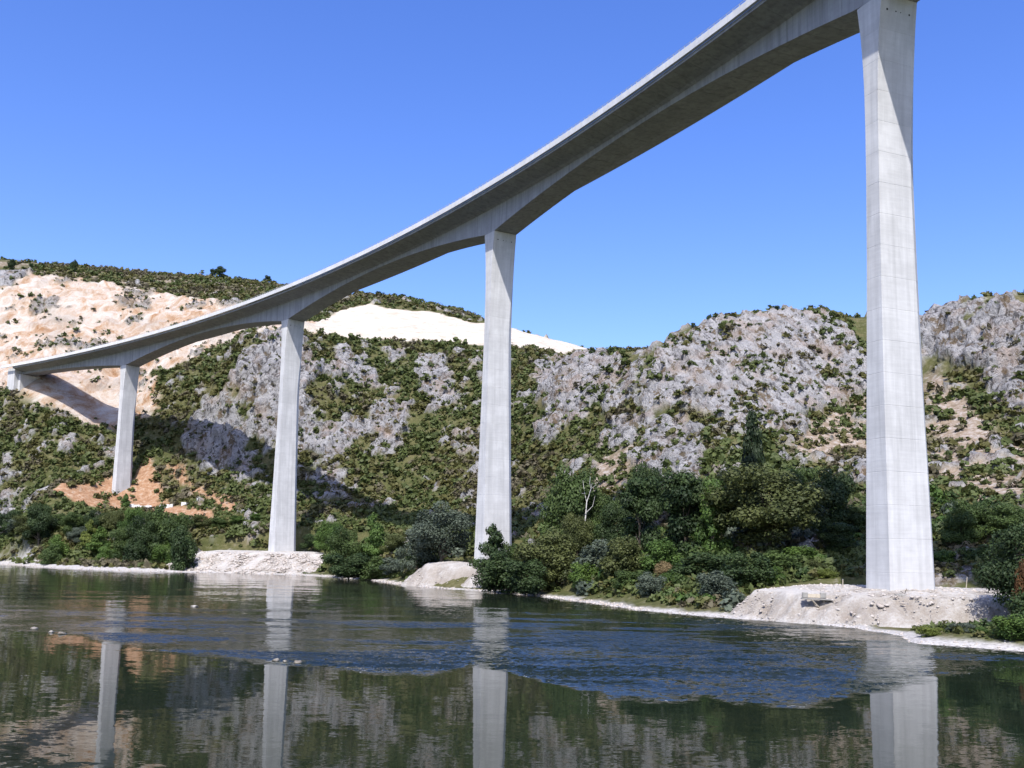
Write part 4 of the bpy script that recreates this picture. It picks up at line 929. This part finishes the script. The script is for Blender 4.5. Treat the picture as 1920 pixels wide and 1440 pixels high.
# prototypes are unit sized: width 1, height 1
PROTO = {}
def proto(kind, seed):
    key = (kind, seed)
    if key in PROTO: return PROTO[key]
    rng = np.random.default_rng(1000 + seed * 17 + len(kind))
    C, R = [], []
    if kind == 'broad':
        for _ in range(24):
            z = rng.uniform(.16, .88); w = math.sqrt(max(.02, 1 - ((z - .45) / .58) ** 2)) * .36
            a = rng.uniform(0, 6.28); q = w * math.sqrt(rng.uniform(.15, 1))
            C.append((q * math.cos(a), q * math.sin(a), z)); r = rng.uniform(.10, .19); R.append((r, r, r * .72))
        C.append((0, 0, .55)); R.append((.26, .26, .3))
        n, sz, fork, r0 = 16000, .0145, .15, .03
    elif kind == 'willow':
        for _ in range(26):
            z = rng.uniform(.1, .86); w = math.sqrt(max(.02, 1 - ((z - .35) / .62) ** 2)) * .38
            a = rng.uniform(0, 6.28); q = w * math.sqrt(rng.uniform(.2, 1))
            C.append((q * math.cos(a), q * math.sin(a), z)); r = rng.uniform(.09, .17); R.append((r, r, r * .85))
        C.append((0, 0, .45)); R.append((.3, .3, .35))
        n, sz, fork, r0 = 11000, .0165, .08, .03
    elif kind == 'poplar':
        for z in np.linspace(.06, .95, 24):
            w = (1 - abs(z - .38) / .66) ** .7 * .34
            for _ in range(2):
                a = rng.uniform(0, 6.28); C.append((w * .55 * math.cos(a), w * .55 * math.sin(a), z)); r = w * rng.uniform(.5, .8) + .03; R.append((r, r, .075))
        n, sz, fork, r0 = 7000, .030, .1, .05
    elif kind == 'ivy':
        for _ in range(26):
            z = rng.uniform(.04, .92); w = .30 * (1 - .55 * max(0, z - .5) / .5)
            a = rng.uniform(0, 6.28); q = w * rng.uniform(.3, 1)
            C.append((q * math.cos(a), q * math.sin(a), z)); r = rng.uniform(.09, .17); R.append((r, r, r * .75))
        n, sz, fork, r0 = 9000, .021, .1, .035
    elif kind == 'slender':
        for z in np.linspace(.1, .96, 18):
            w = (1 - abs(z - .35) / .68) ** .8 * .36
            a = rng.uniform(0, 6.28); C.append((w * .6 * math.cos(a), w * .6 * math.sin(a), z)); r = w * rng.uniform(.5, .85) + .04; R.append((r, r, .08))
        n, sz, fork, r0 = 5000, .027, .15, .03
    else:
        for _ in range(18):
            z = rng.uniform(.06, .75); w = math.sqrt(max(.02, 1 - (z / .95) ** 2)) * .40
            a = rng.uniform(0, 6.28); q = w * math.sqrt(rng.uniform(.1, 1))
            C.append((q * math.cos(a), q * math.sin(a), z)); r = rng.uniform(.10, .19); R.append((r, r, r * .95))
        C.append((0, 0, .35)); R.append((.3, .3, .3))
        n, sz, fork, r0 = 7000, .023, .05, .02
    V, F, T = leaf_cloud(C, R, n, sz, rng)
    top = V[:, 2].max(); V[:, 2] /= top
    ext = max(np.percentile(np.abs(V[:, 0]), 99), np.percentile(np.abs(V[:, 1]), 99)); V[:, :2] *= .5 / ext
    cm = mesh_np('crown', V, F); attr(cm, 'tint', T)
    idx = rng.choice(len(C), min(len(C), 9), replace=False)
    ends = [tuple(np.array(C[i]) * [.5 / ext, .5 / ext, 1 / top] * [.8, .8, .95]) for i in idx]
    tv, tf = limbs(rng, ends, r0, fork)
    tm = mesh_py('trunk', tv, tf, True); tm.materials.append(MAT_BARK)
    PROTO[key] = (cm, tm)
    return PROTO[key]

def plant(name, kind, seed, loc, h, w, mat, rz, label, cat, group):
    cm, tm = proto(kind, seed)
    root = tag(empty(name, loc, rz), label, cat, group); root.scale = (w, w * random.uniform(.85, 1.1), h)
    t_ = bpy.data.objects.new('trunk', tm); COL.objects.link(t_); t_.parent = root
    c_ = bpy.data.objects.new('crown', cm); COL.objects.link(c_); c_.parent = root
    if not len(cm.materials): cm.materials.append(LEAF['mid'])
    c_.material_slots[0].link = 'OBJECT'; c_.material_slots[0].material = LEAF[mat]
    return root

for i, (x, y, z, h, w, kind, mat, label) in enumerate(TREES):
    if kind == 'dead':
        rng = np.random.default_rng(5)
        root = tag(empty('dead_tree', (x, y, z)), label, 'tree')
        def br(p0, p1, r0, r1, nm, par):
            m_ = (np.array(p0) + np.array(p1)) / 2 + rng.normal(size=3) * .35
            return link(nm, mesh_py(nm, *tube([p0, tuple(m_), p1], [r0, (r0 + r1) / 2, r1]), True), MAT_PALE, par)
        tr = br((0, 0, 0), (.5, 0, h * .68), .24, .15, 'trunk', root)
        for p0, p1, r in [((.5, 0, h * .68), (1.9, 0, h * .92), .2), ((.5, 0, h * .68), (-.5, .3, h * .95), .17), ((.35, 0, h * .55), (2.6, -.2, h * .76), .14),
                          ((1.2, 0, h * .80), (2.9, 0, h * .90), .1), ((.1, .1, h * .78), (-1.4, 0, h * .86), .09), ((1.5, 0, h * .86), (1.4, .2, h * 1.0), .08)]:
            br(p0, p1, r * .6, .035, 'branch', tr)
        continue
    name = {'bush': 'bush', 'poplar': 'poplar_tree', 'willow': 'willow_tree'}.get(kind, 'tree')
    if kind == 'bush': h = max(h, w * .42)
    if y > 600 or (h < 6 and kind == 'broad'): grp = 'small trees on the ridge lines'; name = 'ridge_tree'
    else: grp = 'riverside trees and bushes'
    plant(name, kind, i % (5 if kind in ('broad', 'bush') else 3), (x, y, z), h, w, mat, random.uniform(0, 6.28), label, 'bush' if kind == 'bush' else 'tree', grp)

# ---------------------------------------------------------------- hillside scrub
def px_of(P):
    q = P - np.array([0, 0, CAM_Z]); fwv = np.array(_f); zc = q @ fwv
    return 960 + F_PX * (q @ np.array(RT)) / zc, 720 + SHIFT - F_PX * (q @ np.array(UP)) / zc, zc
cell = np.gradient(GX, axis=1) * np.gradient(GY, axis=0)
tx_, ty_, _ = px_of(TV.reshape(-1, 3)); tx_ = tx_.reshape(SH); ty_ = ty_.reshape(SH)
inview = (tx_ > -120) & (tx_ < 2040) & (ty_ > 430) & (ty_ < 1205)
plateau = smooth(660, 690, GY) * (GX < 0)
dens = np.ones(SH)
dens *= (1 - .74 * np.clip(ROCKM, 0, 1) * (1 - .8 * cut)) * (1 - EMB)
dens *= 1 + dome * (-.2 + 2.2 * smooth(.05, .3, nz_big + .4 * nz_mid))
dens *= 1 - .97 * cut + .75 * cut * smooth(.38, .5, nz_big + .25 * nz_mid)
dens *= 1 - tail
dens *= 1 - dirt * (1 - .55 * smooth(.15, .4, nz_mid))
dens *= 1 - .85 * (GX > 12) * (GX < 52) * smooth(446, 456, GY) * (GY < 500)
dens *= 1 - .9 * (GX > -25) * (GX < 60) * (GY > 560) * (GY < 720)
dens *= 1 - .5 * scree
dens *= smooth(3, 9, GD)
dens *= .25 + .75 * smooth(-.85, -.35, nz_big + .5 * nz_mid)
for (L, zt), sl in zip(PADS, (.8, .85, .46)): dens *= (poly_sd(GX, GY, L) < -4) & ~((poly_sd(GX, GY, L) > -zt / sl - 3) & (GY < np.array(L)[:, 1].mean()))
dens *= (GY > 114) & (GY < 900)
dens *= 1 - .96 * smooth(408, 418, GY) * (GX > 52) * (GY < 470) * (1 - smooth(128, 140, GX))
dens *= 1 - .9 * smooth(352, 362, GY) * (GX > 150)
per = np.where(GY > 640, 9., np.where(GY < 150, .5, np.where(GY < 215, 1.3, 3.8)))
prob = np.clip(dens * cell / per, 0, 1) * inview
sel = np.nonzero(RNG.random(SH).ravel() < prob.ravel())[0]
SP = TV.reshape(-1, 3)[sel] + RNG.normal(size=(len(sel), 3)) * [.4, .4, 0]
# drop what the hill itself hides
cam_p = np.array([0, 0, CAM_Z]); hid = np.zeros(len(sel), bool)
for u in np.linspace(.3, .985, 70):
    q = cam_p + (SP + np.array([0, 0, 3.5]) - cam_p) * u
    hid |= ground_z(q[:, 0], q[:, 1]) > q[:, 2] + 1.5
SP = SP[~hid]; sel = sel[~hid]
size = RNG.gamma(3.2, .52, len(SP)) + .6
size *= np.where(ROCKM.ravel()[sel] > .5, .7, 1) * np.where(cut.ravel()[sel] > .5, .75, 1) * np.where(scree.ravel()[sel] > .5, .8, 1)
size *= np.where(SP[:, 1] < 150, .30, np.where(SP[:, 1] < 215, .55, 1))
size = np.clip(size, .3, 3.6)
hue = np.clip(.42 + .30 * RNG.normal(size=len(SP)) * .8 + .75 * fbm(SP / 32., 3) + .15 * (SP[:, 1] > 640), 0, .999)
def bush_proto(seed, n, sz=.31):
    rng = np.random.default_rng(seed); C, R = [], []
    for _ in range(7):
        a = rng.uniform(0, 6.28); q = rng.uniform(0, .62); C.append((q * math.cos(a), q * math.sin(a), rng.uniform(.15, .75))); r = rng.uniform(.3, .5); R.append((r, r, r * .8))
    return leaf_cloud(C, R, n, sz, rng, outward=1.5)
BP = [bush_proto(50 + i, 30, .33) for i in range(10)]
px, py, zc = px_of(SP)
show = size / zc * ((px > 0) & (px < 1920) & (py > 480))
order = np.argsort(-show)
zone_of = lambda x, y, p, r: None
SOLO = []
big = order[:240]
solo_set = set()
BPBIG = [bush_proto(90 + i, 220, .15) for i in range(6)]
bm_me = []
for V, F, T in BPBIG:
    me = mesh_np('shrub', V, F); attr(me, 'tint', T); me.materials.append(LEAF['mid']); bm_me.append(me)
def zone(x, y, i, kk):
    if dome.ravel()[i] > .5: return ('high' if py[kk] < 680 else 'low') + ' on the bedded rock dome ' + ('beside the rock knob' if px[kk] < 1330 else ('above the poplar' if px[kk] < 1480 else 'towards the largest pier'))
    if cut.ravel()[i] > .5: return 'on the pale rock cut above the deck'
    if scree.ravel()[i] > .5: return 'on the stony talus beside the largest pier'
    if y > 640: return 'on the plateau above the rock cut'
    X, Y = px[kk], py[kk]
    hl = 'high' if Y < 760 else ('midway up' if Y < 860 else 'low')
    if X < 225: return '%s on the slope below the abutment' % hl
    if X < 520: return '%s beside the shaded crag between the two far piers' % hl
    if X < 700: return '%s on the scrub slope just past the platform pier' % hl
    if X < 900: return '%s on the scrub slope just before the centre pier' % hl
    if X < 1010: return '%s in the gully just past the centre pier' % hl
    if X < 1120: return '%s on the split rock knob' % hl
    if X < 1220: return '%s in the cleft between rock knob and dome' % hl
    if X < 1330: return '%s on the white rock spurs' % hl
    if X < 1450: return '%s around the poplar top' % hl
    if X < 1640: return '%s between the poplar and the largest pier' % hl
    return '%s on the slope beyond the largest pier' % hl
hn = [('mid', 'dark green'), ('green', 'fresh green'), ('olive', 'olive'), ('grey', 'greyish')]
for k in big:
    if ROCKM.ravel()[sel[k]] < .01 and RNG.random() < .15: pass
    x, y, z = SP[k]; mk, mw = hn[min(int(hue[k] * 4), 3)]
    o = link('shrub', bm_me[int(k) % 6]); sz = float(size[k])
    o.location = (x, y, z - .15 * sz); o.scale = (sz, sz * random.uniform(.8, 1.2), sz * random.uniform(.75, 1.15)); o.rotation_euler.z = random.uniform(0, 6.28)
    o.material_slots[0].link = 'OBJECT'; o.material_slots[0].material = LEAF[mk]
    zn = zone(x, y, sel[k], k)
    tag(o, 'rounded %s shrub %s' % (mw, zn), 'shrub', '%s shrubs %s' % (mw, zn)); solo_set.add(int(k))
    SOLO.append((o, mw, zn, px[k], py[k], size[k]))
from collections import defaultdict
by = defaultdict(list)
for r in SOLO: by[(r[1], r[2])].append(r)
for (mw, zn), L in by.items():
    L = list(L)
    if len(L) == 1: continue
    for word, key in (('largest', lambda r: -r[5]), ('highest', lambda r: r[4]), ('lowest', lambda r: -r[4]), ('leftmost', lambda r: r[3]), ('rightmost', lambda r: -r[3])):
        if len(L) < 2: break
        L.sort(key=key); r = L.pop(0)
        r[0]['label'] = '%s rounded %s shrub %s' % (word, mw, zn)
rest = np.array([k for k in range(len(SP)) if k not in solo_set])
VV, FF, TT, HH, n0 = [], [], [], [], 0
for q in range(len(BP)):
    ids = rest[rest % len(BP) == q]
    V, F, T = BP[q]; m = len(ids)
    ang = RNG.uniform(0, 6.28, m); c, s_ = np.cos(ang)[:, None], np.sin(ang)[:, None]
    sz = size[ids][:, None]
    X = (V[None, :, 0] * c - V[None, :, 1] * s_) * sz + SP[ids, 0][:, None]
    Y = (V[None, :, 0] * s_ + V[None, :, 1] * c) * sz + SP[ids, 1][:, None]
    Z = V[None, :, 2] * sz * RNG.uniform(.75, 1.15, m)[:, None] + (SP[ids, 2] - .15 * size[ids])[:, None]
    VV.append(np.stack([X, Y, Z], -1).reshape(-1, 3))
    FF.append((F[None] + (np.arange(m) * len(V))[:, None, None]).reshape(-1, 4) + n0); n0 += m * len(V)
    TT.append(np.clip(T[None] * .4 + RNG.uniform(.1, .6, m)[:, None], 0, 1).ravel()); HH.append(np.repeat(hue[ids], len(V)))
me = mesh_np('hillside_scrub', np.concatenate(VV), np.concatenate(FF))
attr(me, 'tint', np.concatenate(TT)); attr(me, 'hue', np.concatenate(HH))
tag(link('hillside_scrub', me, MAT_SCRUB), 'low green and olive scrub covering the hillsides', kind='stuff')
